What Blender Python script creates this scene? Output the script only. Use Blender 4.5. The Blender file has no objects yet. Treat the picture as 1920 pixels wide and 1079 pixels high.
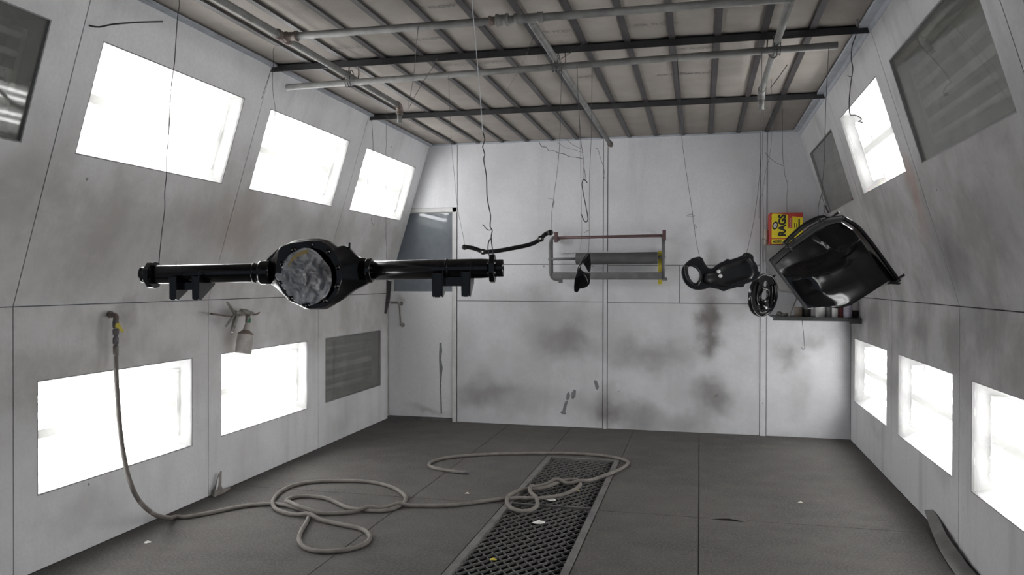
import bpy, bmesh, math, random
from mathutils import Vector, Matrix, noise as mnoise
random.seed(7)
V = Vector
scene = bpy.context.scene
COL = scene.collection

# ------------------------------------------------------------------ camera
W, HPX, F = 1920.0, 1079.0, 1483.03
YAW, PITCH, ROLL, CZ = 0.2333, -0.0070, 0.0024, 1.40
_f = V((-math.sin(YAW)*math.cos(PITCH), math.cos(YAW)*math.cos(PITCH), math.sin(PITCH)))
_r0 = V((math.cos(YAW), math.sin(YAW), 0)); _u0 = _r0.cross(_f)
_r = math.cos(ROLL)*_r0 + math.sin(ROLL)*_u0
_u = -math.sin(ROLL)*_r0 + math.cos(ROLL)*_u0
CAMPOS = V((0, 0, CZ))
cd = bpy.data.cameras.new('camera'); cam = bpy.data.objects.new('camera', cd); COL.objects.link(cam)
cd.sensor_fit = 'HORIZONTAL'; cd.sensor_width = 36.0; cd.lens = F*36.0/W; cd.clip_start = 0.02
m = Matrix.Identity(4)
for i in range(3):
    m[i][0], m[i][1], m[i][2], m[i][3] = _r[i], _u[i], -_f[i], CAMPOS[i]
cam.matrix_world = m
scene.camera = cam

# ------------------------------------------------------------------ light and exposure
world = bpy.data.worlds.new('world'); scene.world = world; world.use_nodes = True
bg = world.node_tree.nodes['Background']
bg.inputs[0].default_value = (0.70, 0.83, 1.0, 1); bg.inputs[1].default_value = 0.22
TUBE_POWER = 24.0
vs = scene.view_settings
vs.view_transform = 'Standard'; vs.look = 'None'; vs.gamma = 1.0; vs.use_curve_mapping = False
vs.exposure = 0.0

# ------------------------------------------------------------------ pixel helpers (a pixel gives a direction; the plane gives the distance)
def ray(q): return _f + _r*((q[0]-W/2)/F) - _u*((q[1]-HPX/2)/F)
def hit(q, n, p):
    d = ray(q); n = V(n); return CAMPOS + d*(((V(p)-CAMPOS).dot(n))/d.dot(n))
def at_y(q, y): return hit(q, (0, 1, 0), (0, y, 0))
def at_x(q, x): return hit(q, (1, 0, 0), (x, 0, 0))
def at_z(q, z): return hit(q, (0, 0, 1), (0, 0, z))

XL, XR, YB, ZF, IL, IR, ZC = -3.1013, 1.3096, 7.5436, 1.2789, 0.4598, 0.4473, 2.7752
YF = -0.6
def left_up(q): return hit(q, (ZC-ZF, 0, -IL), (XL, 0, ZF))
def right_up(q): return hit(q, (ZC-ZF, 0, IR), (XR, 0, ZF))

# ------------------------------------------------------------------ materials
def nodes_of(name):
    mt = bpy.data.materials.new(name); mt.use_nodes = True
    return mt, mt.node_tree, mt.node_tree.nodes['Principled BSDF']
def link(t, a, b): t.links.new(a, b)
def mixcol(t, fac, a, b):
    n = t.nodes.new('ShaderNodeMix'); n.data_type = 'RGBA'
    for s, v in ((n.inputs[0], fac), (n.inputs[6], a), (n.inputs[7], b)):
        if isinstance(v, (int, float)): s.default_value = v
        elif isinstance(v, tuple): s.default_value = (v + (1,))[:4]
        else: link(t, v, s)
    return n.outputs[2]
def math_n(t, op, a, b=None, clamp=False):
    n = t.nodes.new('ShaderNodeMath'); n.operation = op; n.use_clamp = clamp
    for i, v in enumerate((a, b)):
        if v is None: continue
        if isinstance(v, (int, float)): n.inputs[i].default_value = v
        else: link(t, v, n.inputs[i])
    return n.outputs[0]
def noise_n(t, vec, scale, detail=3, rough=0.55, lo=0.0, hi=1.0):
    n = t.nodes.new('ShaderNodeTexNoise'); n.inputs['Scale'].default_value = scale
    n.inputs['Detail'].default_value = detail; n.inputs['Roughness'].default_value = rough
    link(t, vec, n.inputs['Vector'])
    r = t.nodes.new('ShaderNodeMapRange'); r.interpolation_type = 'SMOOTHSTEP'
    r.inputs[1].default_value = lo; r.inputs[2].default_value = hi
    link(t, n.outputs['Fac'], r.inputs[0]); return r.outputs[0]
def coords(t, kind='Object'):
    return t.nodes.new('ShaderNodeTexCoord').outputs[kind]
def world_pos(t): return t.nodes.new('ShaderNodeNewGeometry').outputs['Position']
def bump(t, p, h, strength, dist=0.01):
    b = t.nodes.new('ShaderNodeBump'); b.inputs['Strength'].default_value = strength
    b.inputs['Distance'].default_value = dist
    link(t, h, b.inputs['Height']); link(t, b.outputs[0], p.inputs['Normal'])

def simple(name, col, rough=0.5, metal=0.0, var=0.25, scale=8.0, bmp=0.0, spec=0.5, col2=None, bscale=None):
    mt, t, p = nodes_of(name)
    c = coords(t)
    fac = noise_n(t, c, scale, 4, 0.6, 0.3, 0.7)
    b = col2 if col2 else tuple(x*(1-var) for x in col)
    link(t, mixcol(t, fac, col, b), p.inputs['Base Color'])
    p.inputs['Roughness'].default_value = rough; p.inputs['Metallic'].default_value = metal
    p.inputs['Specular IOR Level'].default_value = spec
    if bmp: bump(t, p, noise_n(t, c, bscale or scale*4, 4), bmp)
    return mt

def spot_sum(t, pos, spots, warp=0.10):
    """soft stains: list of (centre, radius vector, strength)"""
    n = t.nodes.new('ShaderNodeTexNoise'); n.inputs['Scale'].default_value = 3.5; n.inputs['Detail'].default_value = 4
    link(t, pos, n.inputs['Vector'])
    s = t.nodes.new('ShaderNodeVectorMath'); s.operation = 'SUBTRACT'; link(t, n.outputs['Color'], s.inputs[0]); s.inputs[1].default_value = (.5, .5, .5)
    k = t.nodes.new('ShaderNodeVectorMath'); k.operation = 'SCALE'; link(t, s.outputs[0], k.inputs[0]); k.inputs['Scale'].default_value = warp*4
    a = t.nodes.new('ShaderNodeVectorMath'); a.operation = 'ADD'; link(t, pos, a.inputs[0]); link(t, k.outputs[0], a.inputs[1])
    tot = None
    for c, r, st in spots:
        d = t.nodes.new('ShaderNodeVectorMath'); d.operation = 'SUBTRACT'; link(t, a.outputs[0], d.inputs[0]); d.inputs[1].default_value = tuple(c)
        e = t.nodes.new('ShaderNodeVectorMath'); e.operation = 'DIVIDE'; link(t, d.outputs[0], e.inputs[0]); e.inputs[1].default_value = tuple(r)
        l = t.nodes.new('ShaderNodeVectorMath'); l.operation = 'LENGTH'; link(t, e.outputs[0], l.inputs[0])
        mr = t.nodes.new('ShaderNodeMapRange'); mr.interpolation_type = 'SMOOTHSTEP'
        mr.inputs[1].default_value = 1.0; mr.inputs[2].default_value = 0.0; mr.inputs[3].default_value = 0; mr.inputs[4].default_value = st
        link(t, l.outputs['Value'], mr.inputs[0])
        tot = mr.outputs[0] if tot is None else math_n(t, 'ADD', tot, mr.outputs[0], True)
    return tot

def wall_mat(name, base, grime, gscale, gamt, spots, dark=(0.10, 0.095, 0.09), tint=None, rough=0.55, over=None, streak=.25):
    mt, t, p = nodes_of(name)
    pos = world_pos(t)
    g = noise_n(t, pos, gscale, 5, 0.6, 0.35, 0.75)
    fine = noise_n(t, pos, 60, 3, 0.6, 0.3, 0.7)
    col = mixcol(t, math_n(t, 'MULTIPLY', g, gamt), base, grime)
    col = mixcol(t, math_n(t, 'MULTIPLY', fine, 0.28), col, tuple(x*0.75 for x in base))
    vs_ = t.nodes.new('ShaderNodeVectorMath'); vs_.operation = 'MULTIPLY'; link(t, pos, vs_.inputs[0]); vs_.inputs[1].default_value = (5.0, 5.0, .55)
    stk = noise_n(t, vs_.outputs[0], 1.0, 5, .62, .48, .78)
    col = mixcol(t, math_n(t, 'MULTIPLY', stk, streak), col, tuple(x*.45 for x in base))
    if over:   # years of overspray at working height: a ragged band of settled grey-brown mist
        n = t.nodes.new('ShaderNodeTexNoise'); n.inputs['Scale'].default_value = 1.6; n.inputs['Detail'].default_value = 5; link(t, pos, n.inputs['Vector'])
        sp_ = t.nodes.new('ShaderNodeSeparateXYZ'); link(t, pos, sp_.inputs[0])
        zz_ = math_n(t, 'ADD', sp_.outputs[2], math_n(t, 'MULTIPLY', math_n(t, 'SUBTRACT', n.outputs['Fac'], .5), 1.1))
        m_ = []
        for a_, b_ in ((over[0], over[1]), (over[3], over[2])):
            r_ = t.nodes.new('ShaderNodeMapRange'); r_.interpolation_type = 'SMOOTHSTEP'; r_.inputs[1].default_value = a_; r_.inputs[2].default_value = b_
            link(t, zz_, r_.inputs[0]); m_.append(r_.outputs[0])
        col = mixcol(t, math_n(t, 'MULTIPLY', math_n(t, 'MULTIPLY', m_[0], m_[1]), math_n(t, 'MULTIPLY', math_n(t, 'ADD', math_n(t, 'MULTIPLY', noise_n(t, pos, 2.4, 6, .65, .36, .66), .55), .55), over[4])), col, over[5])
    if spots: col = mixcol(t, spot_sum(t, pos, spots), col, dark)
    if tint: col = mixcol(t, spot_sum(t, pos, tint[0]), col, tint[1])
    # specks
    vo = t.nodes.new('ShaderNodeTexVoronoi'); vo.inputs['Scale'].default_value = 2.6; link(t, pos, vo.inputs['Vector'])
    sp = math_n(t, 'LESS_THAN', vo.outputs['Distance'], 0.022)
    col = mixcol(t, math_n(t, 'MULTIPLY', sp, 0.7), col, (0.12, 0.11, 0.11))
    link(t, col, p.inputs['Base Color'])
    p.inputs['Roughness'].default_value = rough; p.inputs['Specular IOR Level'].default_value = 0.35
    bump(t, p, noise_n(t, pos, 35, 4), 0.08, 0.01)
    return mt

def bk(px, py, rx, ry, st):
    c = at_y((px, py), YB); s = (c-CAMPOS).dot(_f)/F
    return (c, (rx*s*1.05, 0.5, ry*s*1.05), min(.75, st*1.45))
def ll(px, py, ry, rz, st): return (at_x((px, py), XL), (0.5, ry, rz), st)
def lu(px, py, ry, rz, st): return (left_up((px, py)), (0.6, ry, rz), st)
def rl(px, py, ry, rz, st): return (at_x((px, py), XR), (0.5, ry, rz), st)
def ru(px, py, ry, rz, st): return (right_up((px, py)), (0.6, ry, rz), st)

M = {}
M['back'] = wall_mat('back_wall_paint', (0.72, 0.725, 0.755), (0.50, 0.50, 0.515), 1.5, 0.55, [
    bk(1045, 620, 150, 110, .32), bk(1060, 640, 60, 45, .22), bk(960, 740, 170, 60, .30), bk(900, 745, 70, 40, .22), bk(1110, 770, 80, 50, .22),
    bk(1338, 500, 40, 60, .38), bk(1325, 570, 45, 80, .42), bk(1322, 615, 32, 60, .40), bk(1332, 650, 34, 40, .42),
    bk(1215, 665, 130, 46, .38), bk(1335, 742, 60, 46, .50), bk(1300, 790, 60, 40, .30), bk(1200, 790, 110, 50, .38),
    bk(1480, 668, 34, 34, .40), bk(1520, 635, 50, 26, .28), bk(1495, 740, 40, 60, .20), bk(1140, 765, 30, 60, .25),
    bk(1000, 560, 120, 40, .12), bk(1380, 590, 60, 40, .22), bk(1530, 290, 60, 60, .06)],
    dark=(0.125, 0.112, 0.105), over=(-.9, -.4, 1.05, 1.75, .55, (0.43, 0.43, 0.44)))
M['left'] = wall_mat('left_wall_paint', (0.86, 0.86, 0.88), (0.56, 0.55, 0.54), 1.3, 0.55, [
    ll(222, 605, .10, .16, .50), ll(238, 575, .12, .10, .45), ll(235, 660, .14, .22, .22), ll(430, 600, .20, .25, .30), ll(470, 640, .25, .2, .2),
    lu(300, 430, .9, .35, .30), lu(470, 430, .9, .35, .36), lu(600, 440, .7, .30, .30), lu(150, 500, .6, .3, .22), lu(380, 520, .8, .25, .25),
    ll(150, 960, .5, .12, .15), ll(640, 790, .7, .12, .15)],
    dark=(0.20, 0.18, 0.165), tint=([lu(450, 420, .35, .3, .15)], (0.42, 0.25, 0.18)), over=(.50, 1.0, 1.75, 2.30, .75, (0.42, 0.40, 0.38)), streak=.3)
M['right'] = wall_mat('right_wall_paint', (0.66, 0.66, 0.675), (0.48, 0.475, 0.47), 1.1, 0.6, [
    rl(1720, 620, .5, .14, .50), rl(1690, 630, .25, .16, .35), rl(1640, 600, .3, .2, .25), rl(1830, 600, .5, .15, .25),
    ru(1860, 420, .30, .45, .38), ru(1660, 440, .25, .40, .35), ru(1780, 480, .5, .3, .30), ru(1900, 380, .4, .3, .25),
    rl(1770, 880, .30, .16, .25), rl(1640, 800, .5, .12, .2)],
    dark=(0.15, 0.14, 0.135), tint=([ru(1715, 370, .14, .34, .45)], (0.36, 0.17, 0.11)), over=(.25, .95, 1.85, 2.5, .80, (0.245, 0.238, 0.23)), streak=.55)
M['ceil_trim'] = simple('ceiling_trim_paint', (0.46, 0.49, 0.54), 0.5, var=.2)
M['filter'] = simple('ceiling_filter_media', (0.315, 0.288, 0.266), 0.95, var=.12, scale=5, bmp=.15, spec=.1, bscale=60)
M['bar'] = simple('ceiling_bar_metal', (0.07, 0.064, 0.066), 0.5, .3, var=.3)
M['beam'] = simple('ceiling_beam_metal', (0.065, 0.065, 0.068), 0.45, .4, var=.4, scale=5)
M['pipe'] = simple('dusty_pipe', (0.22, 0.22, 0.215), 0.6, .25, var=.35, scale=10)
M['pipe_rust'] = simple('rusty_fitting', (0.20, 0.16, 0.14), 0.65, .3, var=.4, scale=20)
M['black'] = simple('gloss_black_paint', (0.006, 0.006, 0.007), 0.16, 0, var=.2, spec=.6)
M['flange_grey'] = simple('flange_sheen_grey', (0.115, 0.115, 0.118), 0.35, 0, var=.45, scale=6)  # bright window reflection on the black tank flanges, painted in as lighter grey
M['black_soft'] = simple('satin_black_paint', (0.010, 0.010, 0.011), 0.30, 0, var=.2, spec=.5)
M['wire'] = simple('steel_wire', (0.07, 0.07, 0.075), 0.5, .6, var=.3)
M['wire_white'] = simple('white_string', (0.62, 0.62, 0.64), 0.7, 0, var=.2)
M['hose'] = simple('dusty_rubber_hose', (0.185, 0.168, 0.152), 0.75, 0, var=.3, scale=14, bmp=.1)
M['brass'] = simple('dull_fitting', (0.16, 0.15, 0.16), 0.5, .5, var=.3, scale=30)
M['yellow'] = simple('yellow_paint', (0.62, 0.52, 0.05), 0.5, 0, var=.25, scale=20)
M['box_yellow'] = simple('yellow_carton', (0.80, 0.66, 0.02), 0.5, 0, var=.08, scale=20)
M['box_red'] = simple('red_carton', (0.50, 0.05, 0.035), 0.5, 0, var=.15, scale=20)
M['ink'] = simple('black_ink', (0.02, 0.02, 0.02), 0.6)
M['white_print'] = simple('white_print', (0.75, 0.70, 0.70), 0.6)
M['pink_print'] = simple('pale_red_print', (0.75, 0.36, 0.34), 0.6)
M['rack_grey'] = simple('rack_grey_paint', (0.15, 0.147, 0.15), 0.5, .2, var=.3, scale=12)
M['rack_red'] = simple('rack_maroon_paint', (0.125, 0.065, 0.07), 0.5, .1, var=.3, scale=12)
M['roll'] = simple('grey_paper_roll', (0.075, 0.075, 0.08), 0.7, 0, var=.2)
M['grey_metal'] = simple('grey_sheet_metal', (0.21, 0.207, 0.205), 0.55, .1, var=.15)
M['housing'] = simple('dusty_reflector', (0.42, 0.42, 0.415), 0.6, 0, var=.2, scale=4)
M['white_metal'] = simple('white_fixture_enamel', (0.80, 0.80, 0.78), 0.45, 0, var=.06)
M['fix_edge'] = simple('fixture_edge', (0.30, 0.30, 0.30), 0.5, 0, var=.2)
M['unlit_tube'] = simple('unlit_tube_glass', (0.75, 0.76, 0.74), 0.25, 0, var=.05)
M['socket'] = simple('lamp_socket', (0.55, 0.55, 0.53), 0.5)
M['pit'] = simple('pit_dark', (0.012, 0.012, 0.012), 0.9)
M['grate'] = simple('grate_wire', (0.11, 0.108, 0.105), 0.6, .3, var=.3, scale=20)
M['grate_frame'] = simple('worn_steel_frame', (0.16, 0.153, 0.147), 0.6, .2, var=.45, scale=6)
M['rubber'] = simple('black_rubber_strip', (0.17, 0.165, 0.16), 0.55, 0, var=.3)
M['scrap'] = simple('dirty_card', (0.33, 0.30, 0.28), 0.8, var=.3, scale=15)
M['white_scrap'] = simple('white_paper', (0.75, 0.73, 0.71), 0.7)
M['door'] = wall_mat('door_paint', (0.74, 0.74, 0.755), (0.58, 0.58, 0.58), 2.0, 0.35, [bk(800, 770, 60, 12, .3), bk(745, 560, 20, 12, .3)], dark=(.2, .19, .18))
M['chipped'] = simple('bare_grey_metal', (0.20, 0.205, 0.215), 0.5, .1, var=.3, scale=30)
M['door_frame'] = simple('door_frame_paint', (0.60, 0.60, 0.60), 0.5, var=.15)
M['dark_gap'] = simple('dark_gap', (0.03, 0.03, 0.03), 0.8)
M['handle'] = simple('worn_handle', (0.34, 0.31, 0.29), 0.45, .4, var=.4, scale=25)
M['backing'] = simple('dark_backing', (0.05, 0.05, 0.05), 0.9)
M['gun_metal'] = simple('dirty_gun_metal', (0.30, 0.285, 0.26), 0.5, .4, var=.4, scale=40)
M['gun_cup'] = simple('dusty_cup', (0.50, 0.47, 0.44), 0.6, .1, var=.25, scale=25)
M['gun_lid'] = simple('brown_lid', (0.20, 0.15, 0.125), 0.6)
M['green'] = simple('green_tape', (0.05, 0.22, 0.13), 0.6)
M['stamp'] = simple('faint_print', (0.17, 0.168, 0.172), 0.9, var=.05)
M['can_white'] = simple('white_can', (0.68, 0.68, 0.67), 0.4)
M['can_grey'] = simple('grey_can', (0.36, 0.36, 0.36), 0.4, .3)
M['can_red'] = simple('dark_red_can', (0.30, 0.07, 0.07), 0.45)
M['can_lav'] = simple('lavender_can', (0.46, 0.43, 0.53), 0.4)
M['can_dark'] = simple('dark_can', (0.035, 0.033, 0.03), 0.5)
M['can_brown'] = simple('brown_can', (0.20, 0.165, 0.13), 0.5)
M['cream'] = simple('cream_roll', (0.66, 0.64, 0.55), 0.6)

def floor_mat():
    mt, t, p = nodes_of('dirty_floor_sheet')
    pos = world_pos(t)
    g = noise_n(t, pos, 1.1, 6, 0.62, 0.3, 0.75); g2 = noise_n(t, pos, 4.5, 5, 0.65, 0.4, 0.75)
    col = mixcol(t, g, (0.085, 0.079, 0.075), (0.058, 0.055, 0.053))
    col = mixcol(t, math_n(t, 'MULTIPLY', g2, .75), col, (0.105, 0.098, 0.092))
    sp = noise_n(t, pos, 75, 2, 0.5, 0.42, 0.66)
    col = mixcol(t, math_n(t, 'MULTIPLY', sp, .55), col, (0.135, 0.128, 0.122))
    s3 = noise_n(t, pos, 9, 6, 0.75, 0.66, 0.74)
    col = mixcol(t, math_n(t, 'MULTIPLY', s3, .5), col, (0.22, 0.205, 0.19))
    link(t, col, p.inputs['Base Color']); p.inputs['Roughness'].default_value = 0.8
    p.inputs['Specular IOR Level'].default_value = 0.2
    vo = t.nodes.new('ShaderNodeTexVoronoi'); vo.inputs['Scale'].default_value = 55; vo.inputs['Randomness'].default_value = .35
    link(t, pos, vo.inputs['Vector'])
    bump(t, p, vo.outputs['Distance'], 0.25, 0.004)
    return mt
M['floor'] = floor_mat()

def tube_mat():
    mt = bpy.data.materials.new('lit_tube'); mt.use_nodes = True; t = mt.node_tree; t.nodes.clear()
    e = t.nodes.new('ShaderNodeEmission'); o = t.nodes.new('ShaderNodeOutputMaterial')
    e.inputs[0].default_value = (0.985, 0.985, 1.0, 1); e.inputs[1].default_value = TUBE_POWER
    link(t, e.outputs[0], o.inputs[0]); return mt
M['lit_tube'] = tube_mat()

def glass_mat(name, dust, dcol, trans):
    mt = bpy.data.materials.new(name); mt.use_nodes = True; t = mt.node_tree; t.nodes.clear()
    o = t.nodes.new('ShaderNodeOutputMaterial'); pos = world_pos(t)
    tr = t.nodes.new('ShaderNodeBsdfTransparent'); tr.inputs[0].default_value = (.95, .95, .94, 1)
    di = t.nodes.new('ShaderNodeBsdfDiffuse'); di.inputs[0].default_value = dcol + (1,)
    tl = t.nodes.new('ShaderNodeBsdfTranslucent'); tl.inputs[0].default_value = (.85, .85, .83, 1)
    gl = t.nodes.new('ShaderNodeBsdfGlossy'); gl.inputs['Roughness'].default_value = 0.03
    m1 = t.nodes.new('ShaderNodeMixShader'); m1.inputs[0].default_value = trans
    link(t, di.outputs[0], m1.inputs[1]); link(t, tl.outputs[0], m1.inputs[2])
    m2 = t.nodes.new('ShaderNodeMixShader')
    n = noise_n(t, pos, 3.0, 4, .6, .2, .8)
    f = t.nodes.new('ShaderNodeMapRange'); link(t, n, f.inputs[0]); f.inputs[3].default_value = dust*.75; f.inputs[4].default_value = dust*1.2
    link(t, f.outputs[0], m2.inputs[0]); link(t, tr.outputs[0], m2.inputs[1]); link(t, m1.outputs[0], m2.inputs[2])
    geo = t.nodes.new('ShaderNodeNewGeometry')
    dp = t.nodes.new('ShaderNodeVectorMath'); dp.operation = 'DOT_PRODUCT'; link(t, geo.outputs['Normal'], dp.inputs[0]); link(t, geo.outputs['Incoming'], dp.inputs[1])
    sch = math_n(t, 'POWER', math_n(t, 'SUBTRACT', 1.0, math_n(t, 'ABSOLUTE', dp.outputs['Value'])), 5.0)
    fr = math_n(t, 'ADD', math_n(t, 'MULTIPLY', sch, .96), .04)
    m3 = t.nodes.new('ShaderNodeMixShader'); link(t, fr, m3.inputs[0]); link(t, m2.outputs[0], m3.inputs[1]); link(t, gl.outputs[0], m3.inputs[2])
    link(t, m3.outputs[0], o.inputs[0]); return mt
M['glass_lit'] = glass_mat('dusty_glass_pane', .08, (.6, .6, .58), .7)
M['glass_dim'] = glass_mat('grimy_glass_pane', .40, (.30, .31, .285), .25)
M['door_glass'] = glass_mat('blue_grey_door_glass', .52, (.29, .32, .365), .3)

def plastic_mat():
    mt, t, p = nodes_of('crumpled_plastic')
    c = coords(t)
    n = noise_n(t, c, 9, 4, .6, .35, .7); n2 = noise_n(t, c, 6, 3, .5, .50, .62)
    col = mixcol(t, n, (0.56, 0.56, 0.575), (0.27, 0.267, 0.27))
    sep = t.nodes.new('ShaderNodeSeparateXYZ'); link(t, c, sep.inputs[0])
    mr = t.nodes.new('ShaderNodeMapRange'); link(t, sep.outputs[0], mr.inputs[0]); mr.inputs[1].default_value = .03; mr.inputs[2].default_value = .10
    col = mixcol(t, math_n(t, 'MULTIPLY', math_n(t, 'MULTIPLY', n2, mr.outputs[0]), .9), col, (0.06, 0.05, 0.045))
    link(t, col, p.inputs['Base Color']); p.inputs['Roughness'].default_value = 0.28; p.inputs['Specular IOR Level'].default_value = .6
    return mt
M['plastic'] = plastic_mat()

# ------------------------------------------------------------------ mesh helpers
class MB:
    def __init__(s): s.v = []; s.f = []; s.sm = []
    def add(s, vs_, fs, smooth=False):
        o = len(s.v); s.v += [tuple(x) for x in vs_]; s.f += [tuple(i+o for i in f) for f in fs]; s.sm += [smooth]*len(fs); return s
    def frame_box(s, O, U, Vv, N, u0, u1, v0, v1, n0, n1):
        P = [O+U*a+Vv*b+N*c for c in (n0, n1) for a, b in ((u0, v0), (u1, v0), (u1, v1), (u0, v1))]
        return s.add(P, [(3, 2, 1, 0), (4, 5, 6, 7), (0, 1, 5, 4), (1, 2, 6, 5), (2, 3, 7, 6), (3, 0, 4, 7)])
    def box(s, a, b):
        return s.frame_box(V((0, 0, 0)), V((1, 0, 0)), V((0, 1, 0)), V((0, 0, 1)), a[0], b[0], a[1], b[1], a[2], b[2])
    def ring(s, O, U, Vv, N, u0, u1, v0, v1, a0, a1, b0, b1, n0, n1):
        """sheet with a rectangular hole (hole a0..a1 x b0..b1), thickness n0..n1"""
        P = []
        for n in (n0, n1):
            for (a, b) in ((u0, v0), (u1, v0), (u1, v1), (u0, v1), (a0, b0), (a1, b0), (a1, b1), (a0, b1)): P.append(O+U*a+Vv*b+N*n)
        fs = []
        for i in range(4):
            j = (i+1) % 4
            fs += [(i, j, 4+j, 4+i), (8+i, 12+i, 12+j, 8+j), (i, 8+i, 8+j, j), (4+i, 4+j, 12+j, 12+i)]
        return s.add(P, fs)
    def tube(s, pts, r, n=10, cap=True, smooth=True):
        pts = [V(p) for p in pts]; k = len(pts)
        rr = r if isinstance(r, (list, tuple)) else [r]*k
        T = []
        for i in range(k):
            a = pts[max(i-1, 0)]; b = pts[min(i+1, k-1)]; d = b-a
            T.append(d.normalized() if d.length > 1e-9 else V((0, 0, 1)))
        up = V((0, 0, 1)) if abs(T[0].z) < .9 else V((1, 0, 0))
        X = T[0].cross(up).normalized()
        P = []
        for i in range(k):
            X = (X - T[i]*X.dot(T[i])); X = X.normalized() if X.length > 1e-6 else T[i].orthogonal().normalized()
            Y = T[i].cross(X)
            for j in range(n):
                a = 2*math.pi*j/n; P.append(pts[i] + (X*math.cos(a)+Y*math.sin(a))*rr[i])
        fs = [(i*n+j, i*n+(j+1) % n, (i+1)*n+(j+1) % n, (i+1)*n+j) for i in range(k-1) for j in range(n)]
        s.add(P, fs, smooth)
        if cap:
            s.add(P[:n], [tuple(range(n))[::-1]]); s.add(P[-n:], [tuple(range(n))])
        return s
    def lathe(s, p0, p1, prof, n=24, smooth=True):
        """prof: (t along p0->p1, radius)"""
        p0, p1 = V(p0), V(p1); d = (p1-p0); Tn = d.normalized(); X = Tn.orthogonal().normalized(); Y = Tn.cross(X)
        P = []
        for t, r in prof:
            for j in range(n):
                a = 2*math.pi*j/n; P.append(p0+d*t+(X*math.cos(a)+Y*math.sin(a))*max(r, 1e-5))
        fs = [(i*n+j, i*n+(j+1) % n, (i+1)*n+(j+1) % n, (i+1)*n+j) for i in range(len(prof)-1) for j in range(n)]
        return s.add(P, fs, smooth)
    def loops(s, L, close_first=True, close_last=True, smooth=True):
        n = len(L[0]); P = [p for l in L for p in l]
        fs = [(i*n+j, i*n+(j+1) % n, (i+1)*n+(j+1) % n, (i+1)*n+j) for i in range(len(L)-1) for j in range(n)]
        s.add(P, fs, smooth)
        if close_first: s.add(L[0], [tuple(range(n))[::-1]], smooth)
        if close_last: s.add(L[-1], [tuple(range(n))], smooth)
        return s
    def prism(s, poly, off):
        """planar polygon (3D points) extruded by vector off"""
        n = len(poly); P = [V(p) for p in poly]; Q = [p+V(off) for p in P]
        return s.add(P+Q, [tuple(range(n))[::-1], tuple(range(n, 2*n))] + [(i, (i+1) % n, n+(i+1) % n, n+i) for i in range(n)])
    def mesh(s, name):
        me = bpy.data.meshes.new(name); me.from_pydata(s.v, [], s.f); me.update()
        for p, k in zip(me.polygons, s.sm): p.use_smooth = k
        bm = bmesh.new(); bm.from_mesh(me); bmesh.ops.remove_doubles(bm, verts=bm.verts, dist=1e-6)
        bmesh.ops.recalc_face_normals(bm, faces=bm.faces); bm.to_mesh(me); bm.free()
        return me
    def build(s, name, mat, parent=None, bevel=0.0):
        o = bpy.data.objects.new(name, s.mesh(name)); COL.objects.link(o)
        o.data.materials.append(M[mat] if isinstance(mat, str) else mat)
        if parent: o.parent = parent
        if bevel:
            b = o.modifiers.new('bevel', 'BEVEL'); b.width = bevel; b.segments = 2; b.limit_method = 'ANGLE'; b.angle_limit = math.radians(35)
        return o

def tag(o, label=None, cat=None, group=None, kind=None):
    if label: o['label'] = label
    if cat: o['category'] = cat
    if group: o['group'] = group
    if kind: o['kind'] = kind
    return o
def empty(name, loc=(0, 0, 0)):
    o = bpy.data.objects.new(name, None); COL.objects.link(o); o.location = loc; o.empty_display_size = .05; return o
def local(root, parts):
    """parts were built in world space: keep them there under an empty that stands elsewhere"""
    for p in parts:
        p.parent = root; p.matrix_parent_inverse = Matrix.Translation(-root.location)
def sub(part, kids):
    """sub-parts built in world space go under a part of a thing placed with local()"""
    for k in kids: k.parent = part; k.matrix_parent_inverse = Matrix.Identity(4)
def own_origin(o):
    """moves a mesh's origin to the middle of its lowest point"""
    me = o.data; xs = [v.co for v in me.vertices]
    c = V(((min(v.x for v in xs)+max(v.x for v in xs))/2, (min(v.y for v in xs)+max(v.y for v in xs))/2, min(v.z for v in xs)))
    me.transform(Matrix.Translation(-c)); o.location = c; return o
def catmull(pts, k=8, closed=False):
    pts = [V(p) for p in pts]; n = len(pts); out = []
    for i in range(n if closed else n-1):
        if closed: p0, p1, p2, p3 = pts[i-1], pts[i], pts[(i+1) % n], pts[(i+2) % n]
        else: p0, p1, p2, p3 = pts[max(i-1, 0)], pts[i], pts[i+1], pts[min(i+2, n-1)]
        for j in range(k):
            t = j/k
            out.append(.5*((2*p1)+(p2-p0)*t+(2*p0-5*p1+4*p2-p3)*t*t+(3*p1-p0-3*p2+p3)*t**3))
    if not closed: out.append(pts[-1])
    return out
def resample(pts, n, closed=True):
    pts = [V(p) for p in pts]; Q = pts+[pts[0]] if closed else pts
    L = [0]
    for a, b in zip(Q, Q[1:]): L.append(L[-1]+(b-a).length)
    out = []; k = 0
    for i in range(n):
        d = L[-1]*i/(n if closed else n-1)
        while k < len(L)-2 and L[k+1] < d: k += 1
        t = (d-L[k])/max(L[k+1]-L[k], 1e-9); out.append(Q[k].lerp(Q[k+1], t))
    return out
def plate(outline, holes, thick, bev=0.0):
    """2D outline (x,y) with holes -> mesh, thickness along z"""
    cu = bpy.data.curves.new('c', 'CURVE'); cu.dimensions = '2D'; cu.fill_mode = 'BOTH'; cu.extrude = max(thick/2-bev, 0); cu.bevel_depth = bev; cu.bevel_resolution = 1
    for lp in [outline]+list(holes):
        sp = cu.splines.new('POLY'); sp.points.add(len(lp)-1); sp.use_cyclic_u = True
        for p, q in zip(sp.points, lp): p.co = (q[0], q[1], 0, 1)
    o = bpy.data.objects.new('c', cu); COL.objects.link(o)
    dg = bpy.context.evaluated_depsgraph_get(); me = bpy.data.meshes.new_from_object(o.evaluated_get(dg))
    bpy.data.objects.remove(o); bpy.data.curves.remove(cu)
    return me
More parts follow.
